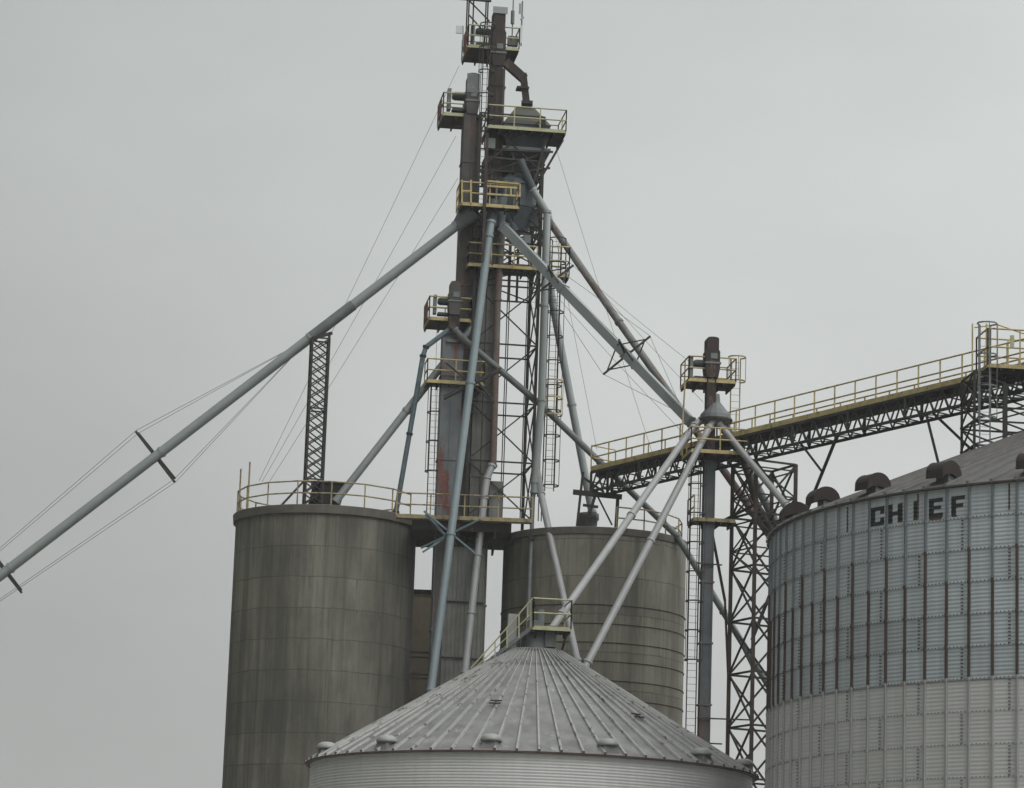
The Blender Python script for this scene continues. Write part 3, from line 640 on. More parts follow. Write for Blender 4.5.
# ------------------------------------------------------------------ bridge deck between the silos
dk = thing('silo_bridge', FT.w(0, 1, zr), 'dark walkway deck bridging the two concrete silos behind the spouts', 'walkway')
FD = Frame(FT.o.x, 143.0, math.radians(1.5))
ud0, ud1 = FD.pix(396, 520, -2.0)[0], FD.pix(532, 520, -2.0)[0]; zdk = FD.pix(450, 517, -2.0)[1]
q = MB(); q.box(FD, FD.pix(412, 520, -2)[0], FD.pix(512, 520, -2)[0], -1.5, 3.8, zdk - .55, zdk - .02)
for i in range(7): 
    x = ud0 + 2 + i * .85; q.box(FD, x, x + .1, -1.45, 3.7, zdk - .85, zdk - .552)
q.build('deck', M['floor'], dk)
q = MB(); q.box(FD, ud0, ud1, -2.0, -1.52, zdk - .12, zdk); q.box(FD, ud0, ud1, -2.04, -2.002, zdk - .12, zdk + .06); q.build('walkway_plate', M['yellow_old'], dk)
railing(dk, [[FD.w(ud0, -2, zdk), FD.w(ud1, -2, zdk)]], M['yellow_old'], posts=1.7)
# low concrete house behind
q = MB(); FB = Frame(at(425, 600, 149).x, 149, 0); uu = at(437, 650, 149).x - FB.o.x; zz = at(425, 594, 149).z
bh = thing('concrete_block_house', FB.w(0, 0, 0), 'narrow brown concrete wall building visible in the gap behind the left silo', 'building')
q.box(FB, -2.5, uu + .8, 0, 3, 0, zz); q.build('wall', M['house'], bh)
q = MB(); q.box(FB, -2.6, uu - .3, -.1, 3.1, zz + .002, zz + .2); q.box(FB, uu - .29, uu + 1.3, -.1, 3.1, zz + .9, zz + 1.1); q.build('roof', M['rust'], bh)
q = MB(); q.box(FB, uu - .32, uu + .85, .01, 2.9, zz + .004, zz + .9); q.build('parapet', M['casing_rust'], bh)
for py in (652, 657, 674, 678):
    q = MB(); q.bar(at(410, py, 143.4), at(436, py + 1, 143.2), .09); o = q.build('pipe_bracket', M['steel'], bh)

# ------------------------------------------------------------------ corrugated bins
def corr(R, z0, z1, pitch, amp, sub=4):
    n = int(round((z1 - z0) / pitch)) * sub
    return [(R + amp * math.cos(2 * PI * i / sub), z0 + (z1 - z0) * i / n) for i in range(n + 1)]
def cone_roof(t, c, R, ze, slope, N, phase, rtop, mroof, mrib, mrust, over=.14, h=.07, w=.085, tip=.1):
    q = MB(); zt = ze + (R + over - rtop) * math.tan(slope)
    n = N * 2; q.lathe(c, [(rtop - .02, zt + .01), (R + over, ze), (R + over - .02, ze - .07), (R - .02, ze - .08)], n, phase, phase + 2 * PI, smooth=False)
    roof = q.build('roof', mroof, t)
    q = MB()
    for i in range(N):
        a = phase + 2 * PI * i / N; d = V((math.cos(a), math.sin(a), 0)); s = V((-d.y, d.x, 0)); C0 = V((c[0], c[1], 0))
        r0 = rtop + .01; r1 = R + over + .03; w0 = min(w, 2 * PI * r0 / N * .45)
        def P(r, ww, hh, sg): return C0 + d * r + s * (sg * ww / 2) + V((0, 0, ze + (R + over - r) * math.tan(slope) + hh))
        q.hexa([P(r0, w0, .005, -1), P(r0, w0, .005, 1), P(r1, w, .005, 1), P(r1, w, .005, -1), P(r0, w0 * .5, h, -1), P(r0, w0 * .5, h, 1), P(r1, w * .5, h, 1), P(r1, w * .5, h, -1)])
    q.build('roof_ribs', mrib, roof)
    q = MB(); q.lathe(c, [(R + over + .005, ze - .055), (R + over + .02, ze - .055), (R + over + .02, ze + .0), (R + over + .005, ze + .0)], n, phase, phase + 2 * PI, smooth=False)
    for i in range(N):
        a = phase + 2 * PI * i / N; d = V((math.cos(a), math.sin(a), 0)); p = V((c[0], c[1], ze - .04)) + d * (R + over + .03); q.bar(p, p + V((0, 0, .12)), .09)
    q.build('eave_edge', mrust, roof)
    return roof, zt

# big bin on the right --------------------------------------------------
YC = 115.0; RC = 16.0; NC = 112; DC = 2 * PI / NC; SL = math.radians(23.3)
CX = at(770, 548, YC).x + RC * 1.008
for _ in range(20):   # slide until its left silhouette stands at pixel 770
    best = min(proj(V((CX + RC * math.cos(a), YC + RC * math.sin(a), at(770, 548, YC).z)))[0] for a in [PI + k * .01 for k in range(40)])
    CX += (772.5 - best) / (FOC / YC)
cC = (CX, YC)
_, zeC = hit_cyl(952, 486, cC, RC)
phC, _ = hit_cyl(1017.4, 542, cC, RC)
RING = 1.09; ZR = [zeC - .04 - RING * i for i in range(17)]; zW = ZR[6]
sheet_cells(M['bin_blue'], NC // 4, ZR[0], RING, .83, phC + DC * .67, .5)
big = thing('grain_bin', (CX, YC, 0), 'huge blue grey corrugated bin with black lettering and rusty stiffeners at the right', 'grain bin')
q = MB(); PT = RING / 8
prof = []; nr = 16
for k in range(nr * 32 + 1):
    prof.append((RC + (.012 if k <= 6 * 32 else .007) * math.cos(2 * PI * k / 4), zeC - .04 - k * RING / 32))
a0, a1 = 0, 2 * PI
q.lathe(cC, prof[:6 * 32 + 1], NC * 2, phC, phC + 2 * PI); o = q.build('upper_wall', M['bin_blue'], big)
q = MB(); q.lathe(cC, prof[6 * 32:], NC * 2, phC, phC + 2 * PI); q.lathe(cC, [(RC, prof[-1][1]), (RC, 0)], NC); q.build('lower_wall', M['bin_white'], big)
# one stiffener built once and then copied round the wall
def stiff(start):
    q = MB(); w = .050; hgt = .075
    segs = [(zeC - .05, ZR[start], 0), (ZR[start], ZR[6], 1), (ZR[6], 0, 2)]
    for za, zb_, mi in segs:
        z_ = za
        q.hexa([V((RC + .012, -w, zb_)), V((RC + hgt, -w * .72, zb_)), V((RC + hgt, w * .72, zb_)), V((RC + .012, w, zb_)), V((RC + .012, -w, za)), V((RC + hgt, -w * .72, za)), V((RC + hgt, w * .72, za)), V((RC + .012, w, za))], mi)
    for k in range(1, 16): 
        q.hexa([V((RC + .05, -w - .015, ZR[k] - .05)), V((RC + hgt + .02, -w * .8, ZR[k] - .05)), V((RC + hgt + .02, w * .8, ZR[k] - .05)), V((RC + .05, w + .015, ZR[k] - .05)), V((RC + .05, -w - .015, ZR[k] + .05)), V((RC + hgt + .02, -w * .8, ZR[k] + .05)), V((RC + hgt + .02, w * .8, ZR[k] + .05)), V((RC + .05, w + .015, ZR[k] + .05))], 0 if k < start else (1 if k < 6 else 2))
    return q
proto = []
for st in (2, 3):
    q = stiff(st); me = bpy.data.meshes.new('stiffener')
    me.from_pydata(q.v, [], q.f)
    for mn in ('rib_blue', 'rib_rust', 'rib_white'): me.materials.append(M[mn])
    me.polygons.foreach_set('material_index', q.m); me.update(); proto.append(me)
rest = MB()
for i in range(NC):
    a = phC + DC * i
    if 40 <= i < 44:
        q = stiff(2 + i % 2)
        for k, (x, y, z) in enumerate(q.v): q.v[k] = (CX + x * math.cos(a) - y * math.sin(a), YC + x * math.sin(a) + y * math.cos(a), z)
        rest.add(q.v, q.f)
        continue
    o = bpy.data.objects.new('stiffener', proto[i % 2]); COL.objects.link(o); o.parent = big; o.rotation_euler = (0, 0, a)
o = rest.build('stiffener', M['rib_white'], big); o['kind'] = 'stuff'
# bolts of the sheet joints
def bolts(rows, mat, zlo, zhi):
    q = MB(); C0 = V((CX, YC, 0))
    def one(a, z, s=.017):
        d = V((math.cos(a), math.sin(a), 0)); t_ = V((-d.y, d.x, 0)) * s; p = C0 + d * (RC + .012) + V((0, 0, z)); u = V((0, 0, s)); o_ = d * .03
        q.add([p - t_ - u, p + t_ - u, p + t_ + u, p - t_ + u, p - t_ - u + o_, p + t_ - u + o_, p + t_ + u + o_, p - t_ + u + o_], [(4, 5, 6, 7), (0, 1, 5, 4), (1, 2, 6, 5), (2, 3, 7, 6), (3, 0, 4, 7)])
    for k in rows:
        for i in range(NC * 6):
            a = phC + DC * i / 6
            if i % 6 and math.sin(a) < .35: one(a, ZR[k] + random.uniform(-.004, .004), .017)
    for k in range(16):
        if k == 0 or ZR[k] > zhi or ZR[k] < zlo: continue
        for j in range(NC // 4):
            a = phC - DC * (.33 + (2 if k % 2 else 0)) - 4 * DC * j
            if math.sin(a) > .35: continue
            for b in range(9): one(a, ZR[k] - .1 - b * .118); 
            for b in range(9): one(a + .05 / RC, ZR[k] - .1 - b * .118)
    return q.build('sheet_bolts', mat, big)
bolts([1, 2, 3, 4, 5], M['bolt'], ZR[5] - .01, 1e9)
bolts([6, 7, 8, 9, 10, 11, 12], M['bolt_grey'], -1e9, ZR[6] + .01)
q = MB()   # laps of the rings: thin step in the sheet
for k in range(1, 6): q.lathe(cC, [(RC + .012, ZR[k] - .030), (RC + .026, ZR[k] - .026), (RC + .026, ZR[k] - .004), (RC + .012, ZR[k] + .0)], NC * 2, phC, phC + 2 * PI)
q.build('sheet_lap', M['bin_blue'], big)
q = MB()
q.lathe(cC, [(RC + .017, ZR[6] - .07), (RC + .028, ZR[6] - .065), (RC + .028, ZR[6] - .012), (RC + .017, ZR[6] - .008)], NC * 2, phC, phC + 2 * PI)
q.build('sheet_lap', M['galv_light'], big)
roofC, zpk = cone_roof(big, cC, RC, zeC, SL, NC, phC, 1.2, M['roof_chief'], M['roof_rib_dark'], M['roof_chief'], over=.12, h=.09, w=.085)
q = MB(); q.lathe(cC, [(1.25, zpk - .05), (1.25, zpk + .35), (.1, zpk + .7)], 24); q.build('roof_cap', M['roof_chief'], roofC)
# lettering on the wall
def patch(q, t0, t1, z0, z1, off=.006, mi=0):
    m = 3; st = RING / 32; top = zeC - .04; vs = []
    ks = sorted({(top - z1) / st, (top - z0) / st} | set(range(math.ceil((top - z1) / st), math.floor((top - z0) / st) + 1)))
    cr0 = lambda k: RC + .012 * math.cos(2 * PI * k / 4)
    n = len(ks) - 1
    for k in ks:
        f = k - math.floor(k); r = cr0(math.floor(k)) * (1 - f) + cr0(math.floor(k) + 1) * f + off
        for j in range(m + 1):
            a = t0 + (t1 - t0) * j / m; vs.append((CX + r * math.cos(a), YC + r * math.sin(a), top - k * st))
    q.add(vs, [(i * (m + 1) + j, i * (m + 1) + j + 1, (i + 1) * (m + 1) + j + 1, (i + 1) * (m + 1) + j) for i in range(n) for j in range(m)], mi)
LET = {'C': [(0, 1, .8, 1), (0, .34, .2, .8), (.70, 1, .60, .8), (.70, 1, .2, .40), (0, 1, 0, .2)],
       'H': [(0, .33, 0, 1), (.67, 1, 0, 1), (.33, .67, .40, .60)],
       'I': [(0, 1, 0, 1)],
       'E': [(0, .36, 0, 1), (.36, 1, .80, 1), (.36, .88, .42, .60), (.36, 1, 0, .22)],
       'F': [(0, .36, 0, 1), (.36, 1, .80, 1), (.36, .88, .40, .60)]}
zl1, zl0 = zeC - .36, zeC - 1.02
lets = []
for ch, p0, p1 in (('C', 871, 884.5), ('H', 888, 902.8), ('I', 913.6, 918.4), ('E', 929, 943), ('F', 951.3, 965)):
    t0 = hit_cyl(p0, 508, cC, RC)[0]; t1 = hit_cyl(p1, 504, cC, RC)[0]; q = MB()
    for x0, x1, y0, y1 in LET[ch]:
        patch(q, t0 + (t1 - t0) * x0, t0 + (t1 - t0) * x1, zl0 + (zl1 - zl0) * y0, zl0 + (zl1 - zl0) * y1)
    q.build('letter', M['letter'], big)
q = MB()
for p0, p1, za, zb_ in ((917.3, 919.0, .12, 1.0), (847, 848.6, .15, 1.05), (1008.4, 1010.2, .1, 1.0)):
    t0 = hit_cyl(p0, 508, cC, RC)[0]; t1 = hit_cyl(p1, 508, cC, RC)[0]; q = MB(); patch(q, t0, t1, zeC - zb_, zeC - za, .009); q.build('rust_run', M['letter_run'], big)
for p0, p1, za, zb_ in ((929.5, 942, 1.0, 1.10), (952, 957, 1.0, 1.07)):
    t0 = hit_cyl(p0, 508, cC, RC)[0]; t1 = hit_cyl(p1, 504, cC, RC)[0]; q = MB(); patch(q, t0, t1, zeC - zb_, zeC - za, .009); q.build('rust_run', M['letter_run'], big)
# gooseneck vent hoods
def hood(a, r, first):
    z = zeC + (RC + .12 - r) * math.tan(SL); d = V((math.cos(a), math.sin(a), 0))
    t = thing('vent_hood', V((CX, YC, z)) + d * r, '', 'vent hood', 'rusty hooded vents along the eave of the large bin')
    FH = Frame(CX + d.x * r, YC + d.y * r, a)      # u outward, v tangential
    k = 0.62
    prof = [(-.55 * 1.0, .42), ] 
    q = MB(); pr = [(.80, .30), (-.02, .42), (-.52, .30)]
    arc = [(-.52 + .0, .30)] 
    HS = .8
    out = [(.78, .20)] + [(.10 + .68 * math.cos(x) * (1.0 if math.cos(x) > 0 else .9), .42 + .58 * math.sin(x)) for x in [PI * i / 12 for i in range(1, 12)]] + [(-.55, -.12), (-.30, -.12), (-.26, .22), (-.10, .36), (.20, .42), (.50, .36)]
    out = [(u * HS, h * HS - .15) for u, h in out]
    q.prism(FH, [(u, z + h) for u, h in out], -.34, .34); q.build('hood', M['hood'], t)
    q = MB(); q.box(FH, -.19, .20, -.27, .27, z - .3, z + .19); q.build('stem', M['galv_dark'], t)
    q = MB()
    q.prism(FH, [(u * 1.02 , z + h * 1.02) for u, h in out], .342, .365); q.build('side_plate', M['hood'], t); q = MB(); q.prism(FH, [(u * 1.02, z + h * 1.02) for u, h in out], -.365, -.342); q.build('side_plate', M['hood'], t)
    return t
hl = ['rusty vent hood nearest the right picture edge on the large bin roof', 'rusty vent hood on the roof above the last two letters',
      'rusty vent hood on the roof just left of the lettering', 'rusty vent hood second from the left bin corner',
      'low rusty vent hood near the left silhouette of the large bin', 'rusty vent hood farthest left, half hidden behind the bin edge']
aH = phC - .0; 
base = hit_cyl(1023, 456, cC, RC * .965)[0]
a_h = math.atan2(at(945, 476, YC - 14).y - YC, 0)
def th_at(px):   # angle on the vent circle that projects to px
    b = None
    for k in range(0, 900):
        a = PI - .3 + k * .0025; p = V((CX + RC * .955 * math.cos(a), YC + RC * .955 * math.sin(a), zeC + .8)); e = abs(proj(p)[0] - px)
        if b is None or e < b[0]: b = (e, a)
    return b[1]
h0 = th_at(946)
for k, lb in enumerate(hl):
    t = hood(h0 + (1 - k) * 4 * DC, RC * .955, k == 0); t['label'] = lb

# foreground bin --------------------------------------------------
YF = 123.0; RF = 8.72; NF = 68; SF = math.radians(31.2)
pA = at(533.5, 700, YF); CXF = pA.x; cF = (CXF, YF)
zeF = hit_cyl(512, 750.5, cF, RF + .15)[1]
fb = thing('grain_bin', (CXF, YF, 0), 'low grey corrugated bin with a ribbed conical roof in the bottom centre', 'grain bin')
q = MB(); q.lathe(cF, corr(RF, zeF - 6.72, zeF - .08, .112, .012), 128); q.lathe(cF, [(RF, zeF - 6.72), (RF, 0)], 64); q.build('wall', M['bin_white'], fb)
roofF, zpF = cone_roof(fb, cF, RF, zeF, SF, NF, .02, 1.12, M['roof_grey'], M['roof_rib'], M['eave_rust'], over=.18, h=.10, w=.15)
q = MB(); q.lathe(cF, [(1.22, zpF - .10), (1.24, zpF + .02), (1.0, zpF + .10), (.62, zpF + .14)], 32); q.build('peak_ring', M['roof_rib_dark'], roofF)
q = MB(); q.lathe(cF, [(.62, zpF + .1), (.60, zpF + .75), (.5, zpF + .80)], 20); q.build('peak_collar', M['galv_dark'], roofF)
q = MB()   # ring band across the roof
rr = 2.3; q.lathe(cF, [(rr - .03, zeF + (RF + .18 - rr + .03) * math.tan(SF) + .05), (rr + .03, zeF + (RF + .18 - rr - .03) * math.tan(SF) + .085)], 126, smooth=False); q.build('roof_band', M['roof_rib_dark'], roofF)
FF = Frame(CXF, YF, math.radians(8))
pk = platform(fb, FF, FF.pix(533, 626, -1.0)[0], FF.pix(571, 626, -1.0)[0], -1.0, .6, FF.pix(552, 628, -1)[1], M['yellow_pale'], rails='flr', h=1.15, braces=True)
q = MB()
zpl = FF.pix(552, 628, -1)[1]
q.box(FF, -.35, .25, -.5, .1, zpl - .6, zpl + .35); q.box(FF, .3, .75, -.6, 0, zpl - .7, zpl + .15); q.tube(FF.w(.1, -.3, zpl + .2), FF.w(.1, -.3, zpl + .8), .18, n=12); q.build('gate_box', M['galv_dark'], fb)
q = MB(); ub_ = FF.pix(512, 630, -.4)[0]; q.box(FF, ub_ - .17, ub_ + .17, -.5, -.2, FF.pix(512, 655, -.4)[1], FF.pix(512, 614, -.4)[1]); q.build('panel_box', M['galv_light'], fb)
# roof stair with handrail, down the left slope
def roofp(r, a, h): return V((CXF + r * math.cos(a), YF + r * math.sin(a), zeF + (RF + .18 - r) * math.tan(SF) + h))
YST = 122.4
q = MB()
for dy in (-.3, .3): q.bar(at(531, 628, YST + dy), at(476, 671, YST + dy), .06, .14)
for i in range(11):
    f = (i + .5) / 11; c = at(531 - 55 * f, 628 + 43 * f, YST); q.bar(c - V((0, .3, 0)), c + V((0, .3, 0)), .18, .04)
st = q.build('roof_stair', M['galv_dark'], fb)
for dy in (-.32, .32):
    q = MB()
    tl = [at(533, 598, YST + dy), at(498, 638, YST + dy), at(471, 668, YST + dy)]; ml = [at(532, 613, YST + dy), at(473, 670, YST + dy)]
    for a, b in zip(tl[:-1], tl[1:]): q.tube(a, b, .032, n=6)
    q.tube(ml[0], ml[1], .022, n=6)
    for px, p0, p1 in ((531, 600, 629), (519, 614, 638), (507, 628, 648), (495, 641, 657), (484, 654, 666)): q.bar(at(px, p0, YST + dy), at(px, p1, YST + dy), .05)
    q.build('handrail', M['yellow_pale'], st)
# ladder rungs riveted to the roof
for a_, r_ in ((PI + 1.30, 5.6), (-PI / 2 + .72, 6.0)):
    q = MB()
    for k in (-1, 1): q.bar(roofp(r_ + .1 * k, a_ - .04, .14), roofp(r_ + .1 * k, a_ + .04, .14), .05)
    q.bar(roofp(r_ - .15, a_, .12), roofp(r_ + .15, a_, .12), .05); q.build('roof_step', M['brown_steel'], fb)
vl = {}
for k in range(12):
    ang = -PI / 2 + math.radians(19 + 30 * k); r = RF * .965; z = zeF + (RF + .18 - r) * math.tan(SF); c = (CXF + r * math.cos(ang), YF + r * math.sin(ang))
    names = {0: 'pale mushroom vent on the low bin roof right of centre', 1: 'pale mushroom vent on the right slope of the low bin roof', 2: 'pale mushroom vent at the far right end of the low eave',
             11: 'pale mushroom vent at the centre of the low bin eave', 10: 'pale mushroom vent on the left front slope of the low bin', 9: 'higher of the two pale vents at the left end of the low eave', 8: 'lower of the two pale vents at the left end of the low eave'}
    if k not in names: continue
    t = thing('roof_vent', (c[0], c[1], z), names[k], 'roof vent', 'mushroom vents around the low bin roof')
    q = MB(); q.lathe(c, [(.02, z + .36), (.20, z + .34), (.34, z + .27), (.41, z + .14), (.40, z + .08), (.28, z + .07)], 20); q.build('cap', M['vent'], t)
    FV = Frame(c[0], c[1], ang); q = MB(); q.taper(FV, (-.32, .38, -.33, .33), z - .25, (-.25, .25, -.25, .25), z + .08); q.build('base', M['bolt_grey'], t)

# ------------------------------------------------------------------ conveyor bridge (catwalk)
A0 = at(591, 469, 142.4); B0 = at(1010, 368.5, 122.5)
dAB = B0 - A0; dH = V((dAB.x, dAB.y, 0)).normalized(); nL = V((-dH.y, dH.x, 0))    # nL points to the far (right/back) side
E0 = A0 + dAB * 1.42
cw = thing('conveyor_bridge', A0, 'long yellow railed catwalk on a dark truss rising right to the large bin', 'catwalk')
def CW(s, lat, h): return A0 + (E0 - A0) * s + nL * lat + V((0, 0, h))
Ltot = (E0 - A0).length; WCW = 1.5; WTR = 1.05
def cws(px):   # parameter of the bridge at a pixel column
    lo, hi = 0, 1
    for _ in range(40):
        m_2 = (lo + hi) / 2
        if proj(CW(m_2, 0, -1.05))[0] < px: lo = m_2
        else: hi = m_2
    return lo
q = MB()
def slab(q, l0, l1, h0, h1, mi=0, s0=0, s1=1): q.hexa([CW(s0, l0, h0), CW(s1, l0, h0), CW(s1, l1, h0), CW(s0, l1, h0), CW(s0, l0, h1), CW(s1, l0, h1), CW(s1, l1, h1), CW(s0, l1, h1)], mi)
slab(q, 0, WCW, -.06, 0); q.build('walkway', M['floor'], cw)
q = MB(); slab(q, -.03, -.003, -.12, .12); slab(q, WCW + .003, WCW + .03, -.12, .12); q.build('toe_board', M['yellow'], cw)
q = MB(); slab(q, .35, .95, -.34, -.08); q.build('conveyor_trough', M['steel'], cw)
q = MB()
for l in (.02, WTR):
    for h in (-.16, -1.05): q.bar(CW(0, l, h), CW(1, l, h), .11, .11)
n = 44
for i in range(n):
    for l in (.02, WTR):
        s0, s1 = i / n, (i + 1) / n; sm = (s0 + s1) / 2
        q.bar(CW(s0, l, -1.05), CW(sm, l, -.16), .055); q.bar(CW(sm, l, -.16), CW(s1, l, -1.05), .055)
        if i % 4 == 0: q.bar(CW(s0, l, -1.05), CW(s0, l, -.16), .12)
    q.bar(CW(i / n, 0, -1.05), CW(i / n, WTR, -1.05), .05)
    if i % 2: q.bar(CW(i / n, 0, -1.05), CW((i + 1) / n, WTR, -1.05), .04)
    if i % 3 == 0: q.bar(CW(i / n, 0, -.6), CW(i / n, WTR, -.6), .05)
q.build('truss', M['steel'], cw)
railing(cw, [[CW(0, 0, 0), CW(1, 0, 0)]], M['yellow'], posts=1.22, h=1.08)
railing(cw, [[CW(cws(745), WCW, 0), CW(1, WCW, 0)]], M['yellow'], posts=1.45, h=.78)
railing(cw, [[CW(0, WCW, 0), CW(cws(745), WCW, 0)]], M['yellow'], posts=1.1, h=1.05)
q = MB()
for h in (.55, 1.12): q.tube(CW(0, 0, h), CW(0, WCW, h), .03, n=6)
q.build('end_rail', M['yellow'], cw)
# mountings at the silo end
q = MB()
for a, b, w in (((583, 472), (577, 526), .12), ((597, 490), (585, 528), .12), ((573, 492), (622, 497), .22), ((583, 505), (598, 507), .12), ((580, 515), (596, 517), .12), ((618, 495), (616, 527), .16), ((598, 497), (612, 525), .08), ((584, 478), (604, 492), .1), ((606, 473), (590, 492), .1), ((612, 470), (612, 495), .14)):
    q.bar(at(*a, 142.3), at(*b, 142.2), w)
q.build('end_frame', M['steel'], cw)
q = MB(); pc = at(588, 514, 143.2); q.lathe(pc, [(.42, pc.z - .75), (.46, pc.z - .3), (.52, pc.z - .28), (.52, pc.z), (.3, pc.z + .05)], 24); q.build('inlet_collar', M['galv_dark'], silo_r)
# struts down towards the bin roof
for a, b in (((926, 414), (966, 574)), ((932, 418), (1040, 515))):
    s = cws(a[0]); p = CW(s, 0, -1.05); q = MB(); q.bar(p, at(b[0], b[1], p.y - .3), .10); q.build('strut', M['steel'], cw)

# trestle under the bridge
YT = 137.0; FR = Frame(at(742, 560, YT).x, YT, math.radians(-26))
tr = thing('trestle_tower', FR.w(0, 0, 0), 'cross braced lattice trestle under the catwalk between tan silo and large bin', 'tower')
w1, w2 = 2.05, 2.05
tzt = CW(cws(770), 0, -1.1).z - .05
def tcorn(i, j):
    ox = at(731.5, 540, YT).x - FR.o.x
    return lambda z: V((FR.o.x + ox, YT, z)) + V((math.cos(math.radians(-26)), math.sin(math.radians(-26)), 0)) * 0 + V((i * 2.05 * math.cos(math.radians(26)), i * 2.05 * math.sin(math.radians(26)), 0)) + V((j * 2.05 * math.sin(math.radians(26)), -j * 2.05 * math.cos(math.radians(26)), 0))
lattice(tr, [tcorn(0, 0), tcorn(1, 0), tcorn(1, 1), tcorn(0, 1)], 0, tzt, 2.35, M['brown_steel'], M['steel'], .17, .075)
lattice(tr, [tcorn(0, 0), tcorn(1, 0), tcorn(1, 1), tcorn(0, 1)], tzt - 5.2, tzt - .3, 1.2, M['steel'], M['steel'], .1, .05, style='Z', names=('inner_post', 'cross_bracing'))
q = MB(); q.path([at(744, 462, YT), at(751, 482, YT), at(756, 505, YT), at(770, 530, YT + .3), at(782, 548, YT + .6)], .17, 10); q.build('duct', M['brown_steel'], tr)
q = MB(); q.bar(tcorn(0, 1)(tzt - 2), at(711, 527, YT), .1); q.bar(at(711, 527, YT), at(725, 601, YT), .12); q.bar(at(725, 601, YT), tcorn(0, 0)(tzt - 10), .1); q.bar(tcorn(1, 1)(tzt - 3), at(752, 640, YT - 1), .15); q.build('brace', M['steel'], tr)

s_ = cws(838); p_ = CW(s_, 0, -1.05); e_ = tcorn(1, 0)(at(796, 600, YT).z); q = MB(); q.bar(p_, e_, .11); q.build('strut', M['steel'], cw)
f_ = p_ + (e_ - p_) * .22; q = MB(); q.bar(CW(cws(800), 0, -1.05), f_, .09); q.build('strut', M['steel'], cw)
# ladder tower at the right end
FQ = Frame(at(985, 400, 121.5).x, 121.5, math.radians(6))
def QU(px, py, v=0): return FQ.pix(px, py, v)[0]
def QZ(px, py, v=0): return FQ.pix(px, py, v)[1]
lt = thing('ladder_tower', FQ.w(0, 0, zeC + 2.3), 'caged ladder and small landing tower at the right end of the catwalk', 'ladder tower')
a_, b_2 = QU(972, 400), QU(1046, 400)
lt_c = [lambda z: FQ.w(a_ + .1, 0, z), lambda z: FQ.w(b_2, 0, z), lambda z: FQ.w(b_2, 2.0, z), lambda z: FQ.w(a_ + .1, 2.0, z)]
lattice(lt, lt_c, zeC + 2.3, QZ(985, 372), 1.0, M['steel'], M['steel'], .1, .06)
q = MB(); u_ = QU(1005, 400); q.bar(FQ.w(u_, 0, zeC + 3.0), FQ.w(u_, 0, QZ(1005, 385)), .18); q.build('post', M['steel'], lt)
platform(lt, FQ, QU(986, 366), QU(1050, 366), -.3, 1.5, QZ(1010, 366, -.3), M['yellow'], rails='flrb', h=1.5)
ladder(lt, FQ, QU(984, 400), -.15, QZ(984, 446), QZ(984, 326), M['galv_dark'], cz0=QZ(984, 420), depth=.6)
q = MB()
for px in (973, 987, 998):
    q.bar(FQ.w(QU(px, 345), .1, QZ(px, 372)), FQ.w(QU(px, 345), .1, QZ(px, 323)), .055)
P = [FQ.w(QU(px, py), .1, QZ(px, py)) for px, py in ((975, 327), (998, 324), (1024, 333), (1045, 338))]
for a, b in zip(P[:-1], P[1:]): q.tube(a, b, .028, n=6)
q.build('top_rail', M['yellow'], lt)
q = MB(); q.box(FQ, QU(1008, 350), QU(1012, 350), -.33, -.29, QZ(1010, 349), QZ(1010, 337)); q.build('gauge_plate', M['yellow_pale'], lt)

# ------------------------------------------------------------------ second elevator with its distributor
FE = Frame(at(710, 470, 135.0).x, 135.0, PSI)
def EU(px, py, v=0): return FE.pix(px, py, v)[0]
def EZ(px, py, v=0): return FE.pix(px, py, v)[1]
def E(px, py, v=0): return FE.w(EU(px, py, v), v, EZ(px, py, v))
e2 = thing('bucket_elevator', FE.w(0, 0, 0), 'separate bucket elevator with a rusty column in front of the catwalk', 'grain elevator')
casing(e2, FE, EU(710, 470), .50, 0, .42, 0, EZ(710, 455), M['casing_dark'], seg=2.7)
casing(e2, FE, EU(711, 420), .42, .05, .5, EZ(710, 455) + .01, EZ(711, 378), M['rust'], name='upper_casing', seg=2)
head(e2, FE, EU(712.5, 360), -.05, .55, .52, EZ(711, 378) + .02, EZ(712, 337), M['rust'])
platform(e2, FE, EU(689, 379), EU(736, 379), .05, 2.0, EZ(712, 380), M['yellow'], rails='flrb')
motor(e2, FE, EU(706, 375) + .02, .3, EZ(712, 380) + .05, .95)
zc2 = lambda py: EZ(715, py)
cE = E(715.5, 420, .25)
q = MB(); q.lathe(cE, [(.16, zc2(393)), (.20, zc2(401)), (.68, zc2(414)), (.72, zc2(419)), (.45, zc2(424)), (.05, zc2(425))], 16, smooth=False); dd = thing('grain_distributor', (cE.x, cE.y, zc2(425)), 'pale grey cone shaped distributor under the rusty elevator head', 'distributor'); q.build('cone', M['galv_dark'], dd)
q = MB(); q.lathe(cE, [(.70, zc2(419) - .05), (.76, zc2(419) - .05), (.76, zc2(419) + .04), (.70, zc2(419) + .04)], 16, smooth=False); q.build('rim', M['brown_steel'], dd)
platform(e2, FE, EU(691, 450, -.9), EU(749, 450, -.9), -.9, 1.1, EZ(720, 451.5, -.9), M['yellow'], rails='flr')
platform(e2, FE, EU(694, 518, -.2), EU(735, 518, -.2), -.2, 1.3, EZ(714, 519.5, -.2), M['yellow_old'], rails='l')
